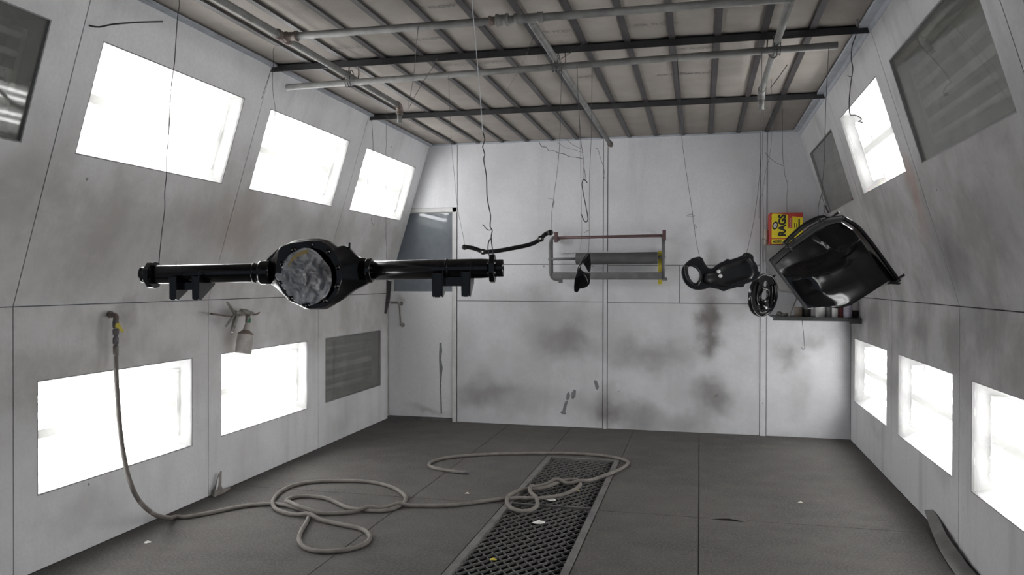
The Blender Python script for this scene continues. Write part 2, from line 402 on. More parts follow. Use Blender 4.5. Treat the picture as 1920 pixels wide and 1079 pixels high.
def circle2(cx, cy, r, n=20, ry=None):
    return [(cx+r*math.cos(2*math.pi*i/n), cy+(ry or r)*math.sin(2*math.pi*i/n)) for i in range(n)]
def text_mesh(s, size, thick=0.0006, bold=0.0):
    cu = bpy.data.curves.new('t', 'FONT'); cu.body = s; cu.size = size; cu.extrude = thick; cu.align_x = 'CENTER'; cu.align_y = 'CENTER'; cu.offset = bold; cu.resolution_u = 3
    o = bpy.data.objects.new('t', cu); COL.objects.link(o)
    dg = bpy.context.evaluated_depsgraph_get(); me = bpy.data.meshes.new_from_object(o.evaluated_get(dg))
    bpy.data.objects.remove(o); bpy.data.curves.remove(cu); return me
def obj_of(name, me, mat, parent=None, mw=None):
    o = bpy.data.objects.new(name, me); COL.objects.link(o); me.materials.clear(); me.materials.append(M[mat])
    if mw is not None: o.matrix_world = mw
    if parent: o.parent = parent
    return o

# ================================================================== THE ROOM
X1, Y1, Z1 = V((1, 0, 0)), V((0, 1, 0)), V((0, 0, 1))
sl = V((IL, 0, ZC-ZF)); LSL = sl.length
sr = V((-IR, 0, ZC-ZF)); LSR = sr.length
PL = {'LL': (V((XL, 0, 0)), Z1, X1), 'LU': (V((XL, 0, ZF)), sl.normalized(), V((ZC-ZF, 0, -IL)).normalized()),
      'RL': (V((XR, 0, 0)), Z1, -X1), 'RU': (V((XR, 0, ZF)), sr.normalized(), V((-(ZC-ZF), 0, -IR)).normalized())}
HT = {'LL': ZF, 'RL': ZF, 'LU': LSL, 'RU': LSR}
def vz(side, z):
    return z if side[1] == 'L' else (z-ZF)/(ZC-ZF)*HT[side]
SEAM_L = [YF, 0.0, 1.52, 3.035, 4.535, 6.05, YB]
SEAM_R = [YF, 0.0, 1.50, 3.00, 4.52, 6.005, YB]
WIN = {'LU': {2: (1.66, 2.862), 3: (3.165, 4.35), 4: (4.648, 5.847), 5: (6.175, 7.35)},
       'LL': {2: (1.66, 2.862), 3: (3.172, 4.37), 4: (4.674, 5.87), 5: (6.182, 7.384)},
       'RU': {2: (1.66, 2.85), 3: (3.147, 4.385), 4: (4.697, 5.845), 5: (6.215, 7.378)},
       'RL': {2: (1.66, 2.85), 3: (3.13, 4.332), 4: (4.63, 5.817), 5: (6.155, 7.37)}}
WZ = {'LU': (2.001, 2.524), 'RU': (2.005, 2.538), 'LL': (0.362, 0.918), 'RL': (0.364, 0.919)}
G = 0.0028
for side_name, lo, up, seams, mat in (('wall_left', 'LL', 'LU', SEAM_L, 'left'), ('wall_right', 'RL', 'RU', SEAM_R, 'right')):
    back = MB()
    root = None; panels = []
    for s in (lo, up):
        O, Vv, N = PL[s]; h = HT[s]
        for k in range(len(seams)-1):
            u0, u1 = seams[k], seams[k+1]
            p = MB()
            if k in WIN[s]:
                a0, a1 = WIN[s][k]; b0, b1 = vz(s, WZ[s][0]), vz(s, WZ[s][1])
                p.ring(O, Y1, Vv, N, u0+G, u1-G, G, h-G, a0, a1, b0, b1, -0.012, 0.0)
                back.ring(O, Y1, Vv, N, u0, u1, 0, h, a0-.01, a1+.01, b0-.01, b1+.01, -0.03, -0.0125)
            else:
                p.frame_box(O, Y1, Vv, N, u0+G, u1-G, G, h-G, -0.012, 0.0)
                back.frame_box(O, Y1, Vv, N, u0, u1, 0, h, -0.03, -0.0125)
            panels.append(p)
    root = tag(back.build(side_name, 'backing'), kind='structure')
    for p in panels: p.build('wall_panel', mat, root)

# ---- back wall: sheets and battens
bw = tag(MB().box((-3.2, YB+.013, 2.14), (XR+.1, YB+.04, ZC+.05)).box((-2.36, YB+.013, 0), (XR+.1, YB+.04, 2.14)).box((-3.3, YB+.013, 0), (-3.09, YB+.04, 2.14)).build('wall_back', 'backing'), kind='structure')
def sheet(x0, x1, z0, z1, y=YB, th=.012, mat='back', name='wall_panel'):
    return MB().box((x0+G, y, z0+G), (x1-G, y+th, z1-G)).build(name, mat, bw)
bx = lambda px: at_y((px, 600), YB).x
b1, b2, b3, b4 = bx(1130.5), bx(1139), bx(1425), bx(1437)
xd = -2.355
sheet(-3.2, xd, 2.14, ZC)
sheet(xd, b1, 0, 1.211); sheet(xd, b1, 1.211, 1.572); sheet(xd, b1, 1.572, ZC)
sheet(b2, b3, 0, 1.205)
xq = bx(1274)
sheet(b2, xq, 1.205, 1.560); sheet(xq, b3, 1.205, 1.560); sheet(b2, b3, 1.560, ZC)
sheet(b4, XR, 0, 1.45); sheet(b4, XR, 1.45, ZC)
MB().box((b1+.0045, YB-.006, 0), (b2-.0035, YB+.012, ZC)).build('batten', 'back', bw)
bt = MB().box((b3+.003, YB-.006, 0), (b4-.003, YB+.012, ZC)).build('batten', 'back', bw)
for z in (0.30, .95, 1.6, 2.3): MB().lathe((b3/2+b4/2, YB-.005, z), (b3/2+b4/2, YB-.012, z), [(0, .009), (.6, .008), (1, .0)], 10).build('screw', 'door_frame', bt)
# small access flaps at the foot of the wall
for (q0, q1, zt) in (((1376, 812), (1417, 812), .078), ((862, 795), (902, 795), .07)):
    xa, xb = at_y(q0, YB).x, at_y(q1, YB).x
    MB().box((xa, YB-.003, .004), (xb, YB-.0005, zt)).build('access_flap', 'back', bw)
# peeled paint
def peel(poly, parent, y=YB):
    MB().prism([at_y(q, y-.0012) for q in poly], (0, .001, 0)).build('peeled_patch', 'chipped', parent)
peel([(1063, 738), (1067, 735), (1069, 742), (1067, 749), (1064, 752), (1061, 748)], bw)
peel([(1071, 738), (1076, 731), (1080, 733), (1079, 744), (1074, 750), (1071, 746)], bw)
peel([(1060, 753), (1065, 752), (1062, 764), (1060, 772), (1062, 777), (1056, 778), (1050, 774), (1055, 770), (1057, 760)], bw)
peel([(1113, 713), (1119, 714), (1123, 726), (1121, 732), (1117, 730), (1115, 722)], bw)
peel([(1340, 742), (1346, 738), (1345, 744), (1338, 747)], bw)

# ---- door at the back
d1 = tag(empty('door_1', (-2.74, YB+.02, 0)), 'pale painted metal door with a tall blue-grey glass panel', None, None, 'structure')
dy = YB+.018
zt, zs = 2.092, 1.302
parts = []
parts.append(MB().box((-3.088, dy, .035), (-2.412, dy+.03, zs)).build('door_leaf', 'door'))
parts.append(MB().box((-3.088, dy, zs), (-3.04, dy+.03, zt)).box((-2.412, dy, zs), (-2.404, dy+.03, zt)).box((-3.088, dy, zt), (-2.404, dy+.03, zt+.03)).build('window_frame', 'door_frame'))
parts.append(MB().box((-3.04, dy+.012, zs), (-2.412, dy+.016, zt)).build('glass_pane', 'door_glass'))
mx = at_y((795, 450), YB).x
parts.append(MB().box((mx-.003, dy+.05, zs), (mx+.003, dy+.055, zt)).build('glazing_wire', 'dark_gap'))
parts.append(MB().box((-2.403, YB-.004, 0), (-2.362, YB+.03, 2.139)).box((-3.2, YB-.004, 2.098), (-2.356, YB+.03, 2.139)).box((-3.1, YB+.0, 0.0), (-3.09, YB+.03, 2.1)).build('door_frame', 'door_frame'))
parts.append(MB().box((-3.09, YB-.01, .0), (-2.40, YB+.05, .028)).build('threshold', 'grate_frame'))
h0, h1 = at_y((749, 570), YB-.03), at_y((752, 610), YB-.03)
hb = lambda p: V((p.x, dy, p.z))
hd = MB().tube(catmull([hb(h0), h0+V((0, .005, 0)), h0+(h1-h0)*.15+V((0, -.006, 0)), h0+(h1-h0)*.85+V((0, -.006, 0)), h1+V((0, .005, 0)), hb(h1)], 5), .009, 8)
for p in (h0, h1): hd.lathe(hb(p), hb(p)-V((0, .006, 0)), [(0, .022), (.7, .020), (1, .0)], 12)
parts.append(hd.build('handle', 'handle'))
q = at_y((735, 568), YB-.02)
parts.append(MB().box((q.x-.03, dy-.012, q.z-.012), (q.x+.05, dy, q.z+.012)).build('latch', 'handle'))
parts.append(MB().prism([at_y(c, dy-.001) for c in ((824, 643), (828, 643), (829, 660), (827, 672), (830, 690), (827, 720), (829, 776), (826, 776), (824, 700), (823, 668))], (0, .001, 0)).build('peeled_patch', 'chipped'))
local(d1, parts)
sub(parts[0], [p for p in parts if p.name.split('.')[0] in ('handle', 'latch', 'peeled_patch')]); sub(parts[1], [p for p in parts if p.name.split('.')[0] in ('glass_pane', 'glazing_wire')])
# shop wall and ground beyond the door glass
tag(MB().box((-6, 9.2, -.1), (4, 9.3, 4.0)).build('wall_shop', 'grey_metal'), kind='structure')

# ---- floor: slabs with a pit, thin sheets on top
fl = tag(MB().box((-3.6, YF-2, -.7), (-1.195, 9.2, -.006)).box((-.605, YF-2, -.7), (XR+.6, 9.2, -.006)).box((-1.195, 6.24, -.7), (-.605, 9.2, -.006))
         .box((-1.195, YF-2, -.7), (-.605, 2.30, -.006)).box((-1.195, 2.30, -.75), (-.605, 6.24, -.65)).build('floor', 'pit'), kind='structure')
ys = [YF, 2.30, 4.83, YB+.05]
for xa, xb in ((XL, -1.812), (-1.812, -1.197), (-.603, -.002), (-.002, XR)):
    for ya, yb_ in zip(ys, ys[1:]):
        MB().box((xa+.0025, ya+.0025, -.006), (xb-.0025, yb_-.0025, 0)).build('floor_sheet', 'floor', fl)
for ya, yb_ in ((YF, 2.28), (6.245, YB+.05)):
    MB().box((-1.195, ya+.0025, -.006), (-.605, yb_-.0025, 0)).build('floor_sheet', 'floor', fl)
# curled edge of one sheet
c0, c1 = at_z((1330, 974), 0), at_z((1400, 980), 0)
MB().add([c0, c1, c1+V((0, .10, .001)), c0+V((0, .10, .001)), c0.lerp(c1, .55)+V((0, 0, .013)), c0.lerp(c1, .55)+V((0, .10, .002))],
         [(0, 4, 5, 3), (4, 1, 2, 5)]).build('curled_edge', 'floor', fl)

# ---- ceiling: bars, cross beams, filter panels
ce = tag(MB().box((XL+IL-.25, YF, ZC+.06), (XR-IR+.25, YB+.05, ZC+.10)).build('ceiling', 'backing'), kind='structure')
xs0, xs1 = XL+IL, XR-IR
bars = [-2.385+.2475*i for i in range(13)]
for x in bars:
    MB().box((x-.017, YF, ZC-.008), (x+.017, YB, ZC+.004)).box((x-.004, YF, ZC+.004), (x+.004, YB, ZC+.03)).build('ceiling_bar', 'bar', ce)
BY = [1.52, 3.04, 4.56, 6.095]
for y in BY:
    o = MB().box((xs0-.02, y-.020, ZC-.045), (xs1+.02, y-.014, ZC-.002)).box((xs0-.02, y-.020, ZC-.006), (xs1+.02, y+.026, ZC-.001)).box((xs0-.02, y+.020, ZC-.028), (xs1+.02, y+.026, ZC-.001)).build('ceiling_beam', 'beam', ce)
edges = [xs0]+bars+[xs1]; yedges = [YF]+BY+[YB]
for i in range(len(edges)-1):
    for j in range(len(yedges)-1):
        a, b, c, d = edges[i], edges[i+1], yedges[j], yedges[j+1]
        nx, ny = 4, 6; P = []; sag = .010+.012*random.random()
        for iy in range(ny+1):
            for ix in range(nx+1):
                fx, fy = ix/nx, iy/ny
                P.append((a+(b-a)*fx, c+(d-c)*fy, ZC+.010-sag*.5*(4*fx*(1-fx))*(.6+.4*math.sin(math.pi*fy))+.004*mnoise.noise((i*3.1+fx*2, j*2.7+fy*4, 0))))
        MB().add(P, [(iy*(nx+1)+ix, iy*(nx+1)+ix+1, (iy+1)*(nx+1)+ix+1, (iy+1)*(nx+1)+ix) for iy in range(ny) for ix in range(nx)], True).build('filter_panel', 'filter', ce)
# faint printing on the filter media
def stamp(px, py, txt, size):
    p = at_z((px, py), ZC-.0015); me = text_mesh(txt, size, .0002)
    # read from the camera side: x to the right, top of letters away from the camera, seen from below
    mw = Matrix(((1, 0, 0, p.x), (0, -1, 0, p.y), (0, 0, -1, p.z), (0, 0, 0, 1)))
    flip = Matrix(((1, 0, 0, 0), (0, -1, 0, 0), (0, 0, 1, 0), (0, 0, 0, 1)))
    obj_of('printed_mark', me, 'stamp', ce, mw)
for px, py in ((812, 14), (655, 90), (800, 74), (860, 122), (930, 118), (1045, 60), (1230, 46), (1300, 92), (1310, 138), (1265, 140), (1105, 145)):
    stamp(px, py, 'AIR FLOW', .052)
# edge trims between ceiling and sloping walls
for nm, x0, x1, s in (('trim_1', xs0-.005, xs0+.030, 1), ('trim_2', xs1-.045, xs1+.005, -1)):
    t = MB().box((x0, YF, ZC-.016), (x1, YB, ZC+.0))
    O, Vv, N = PL['LU' if s > 0 else 'RU']; hh = HT['LU' if s > 0 else 'RU']
    t.frame_box(O, Y1, Vv, N, YF, YB, hh-(.018 if s > 0 else .045), hh, 0, .004)
    tag(t.build(nm, 'ceil_trim'), kind='structure')
tag(MB().box((xs0, YB-.014, ZC-.012), (xs1, YB, ZC+.004)).build('trim_3', 'ceil_trim'), kind='structure')

# ================================================================== LIGHT BOXES IN THE WALLS
def light_box(side, k, lit, label):
    O, Vv, N = PL[side]; a0, a1 = WIN[side][k]; c0, c1 = vz(side, WZ[side][0]), vz(side, WZ[side][1])
    base = O+Y1*((a0+a1)/2)+Vv*c0
    root = empty('light_box', base); tag(root, label, 'light', 'recessed fluorescent light boxes in the booth walls')
    parts = []
    D, ins = .15, .05
    def P(u, v, n): return O+Y1*u+Vv*v+N*n
    f = [P(a0, c0, -.0125), P(a1, c0, -.0125), P(a1, c1, -.0125), P(a0, c1, -.0125)]
    b = [P(a0+ins, c0+ins, -D), P(a1-ins, c0+ins, -D), P(a1-ins, c1-ins, -D), P(a0+ins, c1-ins, -D)]
    fo = [P(a0-.02, c0-.02, -.0315), P(a1+.02, c0-.02, -.0315), P(a1+.02, c1+.02, -.0315), P(a0-.02, c1+.02, -.0315)]
    bo = [P(a0-.02, c0-.02, -D-.02), P(a1+.02, c0-.02, -D-.02), P(a1+.02, c1+.02, -D-.02), P(a0-.02, c1+.02, -D-.02)]
    h = MB()
    for i in range(4):
        j = (i+1) % 4
        h.add([f[i], f[j], b[j], b[i]], [(0, 1, 2, 3)]); h.add([fo[i], fo[j], bo[j], bo[i]], [(0, 1, 2, 3)]); h.add([f[i], f[j], fo[j], fo[i]], [(0, 1, 2, 3)])
    h.add(b, [(0, 1, 2, 3)]); h.add(bo, [(0, 1, 2, 3)])
    parts.append(h.build('housing', 'housing'))
    hh = c1-c0; cm = (c0+c1)/2
    parts.append(MB().frame_box(O, Y1, Vv, N, a0+.03, a1-.03, cm-.022, cm+.022, -.135, -.075).build('channel', 'white_metal'))
    for side_u in (a0+.035, a1-.06):
        parts.append(MB().frame_box(O, Y1, Vv, N, side_u, side_u+.025, c0+.07, c1-.07, -.14, -.07).build('socket_bar', 'socket'))
    for fv in (.19, .34, .66, .81):
        v = c0+hh*fv
        parts.append(MB().tube([P(a0+.055, v, -.085), P(a1-.055, v, -.085)], .017, 10).build('tube', 'lit_tube' if lit else 'unlit_tube'))
    parts.append(MB().frame_box(O, Y1, Vv, N, a0+.002, a1-.002, c0+.002, c1-.002, -.0165, -.0125).build('glass_pane', 'glass_lit' if lit else 'glass_dim'))
    e = .006
    fr = MB().ring(O, Y1, Vv, N, a0, a1, c0, c1, a0+e, a1-e, c0+e, c1-e, -.0125, -.001)
    parts.append(fr.build('rim', 'fix_edge'))
    local(root, parts)
    sub(parts[0], [p for p in parts if p.name.split('.')[0] in ('socket_bar', 'channel')])
light_box('LU', 2, False, 'unlit light box with tubes mirrored in its glass, beside the bent wire rod')
light_box('LU', 3, True, 'lit light box in the sloping wall above the hose tap')
light_box('LU', 4, True, 'lit light box in the sloping wall above the wall-hung spray gun')
light_box('LU', 5, True, 'lit light box in the sloping wall beside the glazed door')
light_box('LL', 2, True, 'added lit lower light box, unseen, between the entry and the hose tap')  # out of view; added lit because the booth needs more light
light_box('LL', 3, True, 'lit lower light box with the air hose hanging in front')
light_box('LL', 4, True, 'lit lower light box right under the spray gun')
light_box('LL', 5, False, 'unlit grimy lower light box next to the door')
light_box('RU', 2, True, 'added lit upper light box, unseen, near the entry opposite the hose wall')  # unseen box, put in lit to brighten the room
light_box('RU', 3, False, 'large unlit grey light box in the sloping wall nearest the dangling wire hook')
light_box('RU', 4, True, 'lit light box with a wire hook dangling in front of it')
light_box('RU', 5, False, 'unlit light box in the sloping wall above the black tank')
light_box('RL', 2, True, 'added lit lower light box, unseen, near the entry on the side of the bent strip')  # also outside the frame, added for the light it gives
light_box('RL', 3, True, 'lit lower light box above the bent rubber strip')
light_box('RL', 4, True, 'lit lower light box between the shelf corner box and the one over the strip')
light_box('RL', 5, True, 'lit lower light box in the corner below the shelf')

# ================================================================== PIPES
ZP = 2.66
PXL, PXC, PXR, PYA = -2.097, -.80, .387, 3.70
fr = empty('pipe_frame', (PXL, PYA, ZP)); tag(fr, 'dusty grey threaded pipe frame slung under the ceiling beams', 'pipes')
parts = []
R = .0190
def fitting(p, d, r, l): return MB().lathe(V(p)-V(d)*l/2, V(p)+V(d)*l/2, [(0, 0), (0, r), (.18, r), (.2, r*.85), (.8, r*.85), (.82, r), (1, r), (1, 0)], 14)
parts.append(MB().tube([(PXL, 1.2, ZP), (PXL, 5.30, ZP)], R, 12).build('pipe', 'pipe'))
parts.append(MB().tube([(PXL, PYA, ZP), (PXR, PYA, ZP)], R, 12).build('pipe', 'pipe'))
parts.append(MB().tube([(PXC, PYA, ZP), (PXC, 7.20, ZP)], R, 12).build('pipe', 'pipe'))
parts.append(MB().tube([(PXR, PYA-.5, ZP), (PXR, 5.41, ZP)], R, 12).build('pipe', 'pipe'))
for x, y in ((PXL, 5.30), (PXR, 5.41)):
    parts.append(MB().tube(catmull([(x, y-.03, ZP), (x, y+.012, ZP-.004), (x, y+.032, ZP-.03), (x, y+.032, ZP-.06)], 5), R*1.3, 12).build('elbow', 'pipe_rust' if x < -1 else 'pipe'))
    parts.append(MB().tube([(x, y+.032, ZP-.05), (x, y+.032, ZP-.125)], R*.95, 12).build('drop_nipple', 'pipe'))
parts.append(fitting((PXL, PYA, ZP), (0, 1, 0), R*1.45, .11).build('tee', 'pipe_rust'))
parts.append(fitting((PXL+.05, PYA, ZP), (1, 0, 0), R*1.4, .07).build('tee_branch', 'pipe_rust'))
parts.append(fitting((PXC, PYA, ZP), (1, 0, 0), R*1.4, .14).build('tee', 'pipe'))
parts.append(fitting((PXC-.13, PYA, ZP), (1, 0, 0), R*1.65, .06).build('union', 'pipe'))
parts.append(fitting((PXC-.17, PYA, ZP), (1, 0, 0), R*1.3, .05).build('union_tail', 'pipe_rust'))
parts.append(fitting((PXC, 7.20, ZP), (0, 1, 0), R*1.35, .05).build('coupling', 'pipe_rust'))
parts.append(MB().tube([(PXC, 7.2, ZP), (PXC, 7.29, ZP)], R*1.05, 12).build('end_cap', 'pipe'))
for x in (PXL, PXC, PXR):
    y = 4.56; hgr = MB().tube(catmull([(x-.03, y, ZC-.03), (x-.032, y, ZP+.01), (x, y, ZP-.028), (x+.032, y, ZP+.01), (x+.03, y, ZC-.03)], 5), .004, 6)
    parts.append(hgr.build('hanger', 'pipe_rust'))
local(fr, parts)

ZB = 2.621
pB0, pB1 = at_z((538, 164), ZB), at_z((1571, 85), ZB)
BL = lambda px: pB0.lerp(pB1, max(0, min(1, (px-538)/(1571-538))))   # rough: the pipe is almost straight in the frame
def on_B(px):
    # point of the lower pipe seen at image column px
    lo_, hi_ = 0.0, 1.0
    for _ in range(30):
        t = (lo_+hi_)/2; p = pB0.lerp(pB1, t)-CAMPOS; x = W/2+F*p.dot(_r)/p.dot(_f)
        if x < px: lo_ = t
        else: hi_ = t
    return pB0.lerp(pB1, (lo_+hi_)/2)
hp = empty('hanging_pipe', pB0); tag(hp, 'single long pipe wired beneath the pipe frame, open at both ends', 'pipe')
pp = [MB().lathe(pB0, pB1, [(.002, R*.8), (0, R*.8), (0, R), (1, R), (1, R*.8), (.998, R*.8)], 14).build('pipe_length', 'pipe')]
for x in (PXL, PXC, PXR):
    t = (x-pB0.x)/(pB1.x-pB0.x); c = pB0.lerp(pB1, t)
    w = MB()
    for k in range(3):
        dx = -.016+.016*k
        w.tube(catmull([c+V((dx, -.030, 0)), c+V((dx, 0, -.029)), c+V((dx, .030, 0)), c+V((dx, .027, .05)), c+V((dx, 0, .073)), c+V((dx, -.027, .05))], 5, True), .0026, 5)
    pp.append(w.build('tie_wire', 'wire'))
local(hp, pp)
pC = empty('cross_pipe', (-.8, 2.80, 2.621)); tag(pC, 'plain cross pipe near the entry that carries the axle housing string', 'pipe')
local(pC, [MB().tube([(-2.3, 2.80, 2.621), (.55, 2.80, 2.621)], R, 12).build('pipe_length', 'pipe')])

# ================================================================== WIRES
def wire(label, pts, r=.0016, mat='wire', name='hanging_wire', wob=0.0, cat='wire'):
    pts = [V(p) for p in pts]
    if wob:
        Q = [pts[0]]
        for a, b in zip(pts, pts[1:]):
            n = max(1, int((b-a).length/.05))
            for i in range(1, n+1):
                q = a.lerp(b, i/n)
                if i < n: q = q+V((random.uniform(-wob, wob), random.uniform(-wob, wob)*.5, 0))
                Q.append(q)
        pts = Q
    o = MB().tube(catmull(pts, 3), r, 5).build(name, mat)
    own_origin(o); return tag(o, label, cat)
def ypath(P, y0, y1=None):
    y1 = y0 if y1 is None else y1; n = len(P)
    return [at_y(q, y0+(y1-y0)*i/max(n-1, 1)) for i, q in enumerate(P)]

# ================================================================== AXLE HOUSING
A_L, A_R = at_y((265, 517), 2.62), at_y((944, 503.5), 2.86)
ax = (A_R-A_L); AXD = V((ax.x, ax.y, 0)).normalized(); AXN = V((-AXD.y, AXD.x, 0))   # AXN points away from the camera
def AX(px, py, d=0.0):
    return hit((px, py), AXN, A_L+AXN*d)
SA = ((AX(588, 515)-CAMPOS).dot(_f))/F     # metres per pixel at the axle
root = empty('axle_housing', AX(588, 581)); tag(root, 'gloss black rear axle housing with plastic over its round opening', 'axle housing')
parts = []
cy = lambda x: 515.2+(503.4-515.2)*(x-290)/(915-290)
def axt(x0, x1, r0, r1=None, n=28, inner=None):
    r1 = r0 if r1 is None else r1
    return MB().tube([AX(x0, cy(x0)), AX(x1, cy(x1))], [r0, r1], n)
rt = 17.9*SA
parts.append(MB().tube([AX(286, cy(286)), AX(296, cy(296)), AX(500, cy(500)), AX(510, cy(510))], [rt*.93, rt, rt*.98, rt*.98], 28).build('axle_tube', 'black'))
parts.append(MB().tube([AX(675, cy(675)), AX(902, cy(902)), AX(914, cy(914)), AX(924, cy(924))], [rt, rt*1.02, rt*.98, rt*.86], 28).build('axle_tube', 'black'))
def stub(x0, x1, ri):
    a, b = AX(x0, cy(x0)), AX(x1, cy(x1))
    return MB().lathe(a, b, [(0, ri*.9), (.15, ri), (.9, ri), (1, ri*.97), (1, ri*.74), (.25, ri*.70), (.25, 0)], 28)
parts.append(stub(290, 266, rt*.86).build('bearing_end', 'black'))
parts.append(stub(918, 944, rt*.90).build('bearing_end', 'black'))
def flange(x, w, top, bot, half):
    c = AX(x, cy(x)); up = (AX(x, top)-c).length; dn = (AX(x, bot)-c).length; h = half
    prof = [(-h*.45, up*.92), (0, up), (h*.45, up*.92), (h, .35*up), (h, -.35*dn), (h*.45, -dn*.92), (0, -dn), (-h*.45, -dn*.92), (-h, -.35*dn), (-h, .35*up)]
    return MB().prism([c+AXN*a+Z1*b-AXD*w/2 for a, b in prof], AXD*w)
parts.append(flange(287, .020, 491, 541, .062).build('brake_flange', 'black', bevel=.002))
parts.append(flange(923.5, .020, 477, 530, .062).build('brake_flange', 'black', bevel=.002))
for x in (287, 923.5):
    for a in (-1, 1):
        for b in (-1, 1):
            p = AX(x, cy(x))+AXN*a*.045+Z1*b*.018
            parts.append(MB().tube([p-AXD*.016, p+AXD*.016], .006, 8).build('bolt', 'black'))
# collars and weld bands
for x0, x1, k in ((488, 510, 1.26), (688, 698, 1.28), (836, 841, 1.07), (476, 480, 1.06)):
    a, b = AX(x0, cy(x0)), AX(x1, cy(x1))
    parts.append(MB().lathe(a, b, [(0, rt*.9), (.02, rt*k*.97), (.2, rt*k), (.8, rt*k), (.98, rt*k*.97), (1, rt*.9)], 28).build('collar', 'black'))
# centre casting: loft from the outline through the mid plane
out = [(498, 494), (510, 482), (522, 467), (526, 462), (538, 460), (545, 454), (560, 449), (580, 447.5), (600, 447.5), (612, 450), (632, 464), (642, 460), (652, 463), (661, 474),
       (672, 483), (692, 486), (697, 490), (697, 526), (690, 531), (662, 545), (640, 562), (625, 571), (608, 581), (575, 581), (558, 572), (545, 566), (530, 552), (514, 537), (500, 531), (494, 512)]
N_ = 72
cen = AX(584, 515)
mid = resample([AX(*q) for q in out], N_)
def ang(p): d = p-cen; return math.atan2(d.dot(Z1), d.dot(AXD))
def ringpts(r, d, c=cen, squash=1.0):
    return [c+AXD*math.cos(ang(p))*r+Z1*math.sin(ang(p))*r*squash+AXN*d for p in mid]
def blend(A, B, t): return [a.lerp(b, t) for a, b in zip(A, B)]
ro = [(516, 513), (517, 490), (523, 464), (530, 461), (545, 456), (575, 452), (600, 452), (618, 461), (633, 479), (641, 500), (641, 527), (634, 549), (623, 566), (606, 578), (578, 580), (559, 571), (545, 565), (530, 551), (519, 533)]
ri = [(527, 512), (528, 498), (536, 483), (548, 470), (566, 465), (586, 464), (604, 470), (619, 484), (629, 503), (632, 524), (627, 545), (616, 560), (600, 570), (582, 572), (562, 567), (546, 555), (534, 540), (529, 526)]
cF = AX(581, 516, -.05)
def by_angle(px, d, k=1.0):
    # loop of N_ points on a traced outline, matched to the mid loop by angle
    P_ = [AX(x, y, d) for x, y in px]; c_ = AX(581, 516, d); D_ = resample(P_, 400)
    A_ = [math.atan2((p-c_).dot(Z1), (p-c_).dot(AXD)) for p in D_]
    o_ = []
    for p in mid:
        a = ang(p); j = min(range(400), key=lambda i: abs((A_[i]-a+math.pi) % (2*math.pi)-math.pi)); o_.append(c_+(D_[j]-c_)*k)
    return o_
shr = lambda L, k, d: [cen+(p-cen-AXN*((p-cen).dot(AXN)))*k+AXN*d for p in L]
FO = by_angle(ro, -.052); FI = by_angle(ri, -.055)
Rf = 60*SA
body = MB().loops([by_angle(ri, .03, .96), by_angle(ri, -.045, .98), FI, by_angle(ro, -.056, .975), FO, by_angle(ro, -.030), blend(by_angle(ro, -.012), [p+AXN*(-.012) for p in mid], .55), [p+AXN*.0 for p in mid], [p+AXN*.035 for p in mid],
                   blend(shr(mid, .8, .07), ringpts(Rf*.9, .07), .6), ringpts(Rf*.75, .115), ringpts(Rf*.45, .145), ringpts(Rf*.12, .155)], False, True)
cb = body.build('centre_housing', 'black_soft'); parts.append(cb)
ce_ = cb.modifiers.new('edge', 'EDGE_SPLIT'); ce_.split_angle = math.radians(38)
# webs from the collar up to the ring
for poly in ([(492, 494), (524, 463), (530, 470), (512, 492)], [(640, 462), (653, 464), (672, 484), (640, 484)]):
    parts.append(MB().prism([AX(*q) for q in poly], AXN*.03).build('web', 'black', bevel=.004))
for k in range(10):
    a = 2*math.pi*(k+.4)/10; p = AX(581+55*math.cos(a), 516-57*math.sin(a), -.054)
    parts.append(MB().lathe(p, p-AXN*.012, [(0, .010), (.5, .010), (.6, .006), (1, .006), (1, 0)], 8).build('stud', 'black'))
p = AX(655, 466); parts.append(MB().tube([p, p+V((.006, -.01, .02))], .004, 6).build('vent_nipple', 'black'))
# spring brackets
def bracket(x0, x1, ytop, ybot, depth, yb_back, slot):
    a, b = AX(x0, ytop, -.055), AX(x1, ytop, -.055); zb = AX((x0+x1)/2, ybot, -.055).z; zk = zb+(ybot-yb_back)*SA
    w = (b-a).dot(AXD); t = .006; zt_ = a.z+.022; br = MB()
    a = V((a.x, a.y, 0)); tp = w*.12
    br.prism([a+Z1*zt_, a+AXD*w+Z1*zt_, a+AXD*(w-tp)+Z1*(zb+.012), a+AXD*(w-2*tp)+Z1*zb, a+AXD*2*tp+Z1*zb, a+AXD*tp+Z1*(zb+.012)], AXN*t)
    for s0 in (0, w-t):
        q0 = a+AXD*s0
        br.prism([q0+Z1*zt_, q0+Z1*(zb+.004), q0+AXN*.02+Z1*zb, q0+AXN*depth+Z1*zk, q0+AXN*depth+Z1*zt_], AXD*t)
    return br
for args in ((317, 330, 531, 563.5, .13, 539, 0), (360, 373, 529, 563.5, .14, 535, 0), (810, 830, 524, 558, .13, 537, 1), (865, 882, 521, 557, .13, 533, 1)):
    parts.append(bracket(*args).build('spring_bracket', 'black', bevel=.0015))
for x0, x1, y0, y1 in ((326, 372, 530, 544), (832, 867, 520, 537)):
    parts.append(MB().prism([AX(x0, y0, -.02), AX(x1, y0, -.02), AX(x1, y1, -.02), AX(x0, y1, -.02)], AXN*.006).build('bracket_web', 'black'))
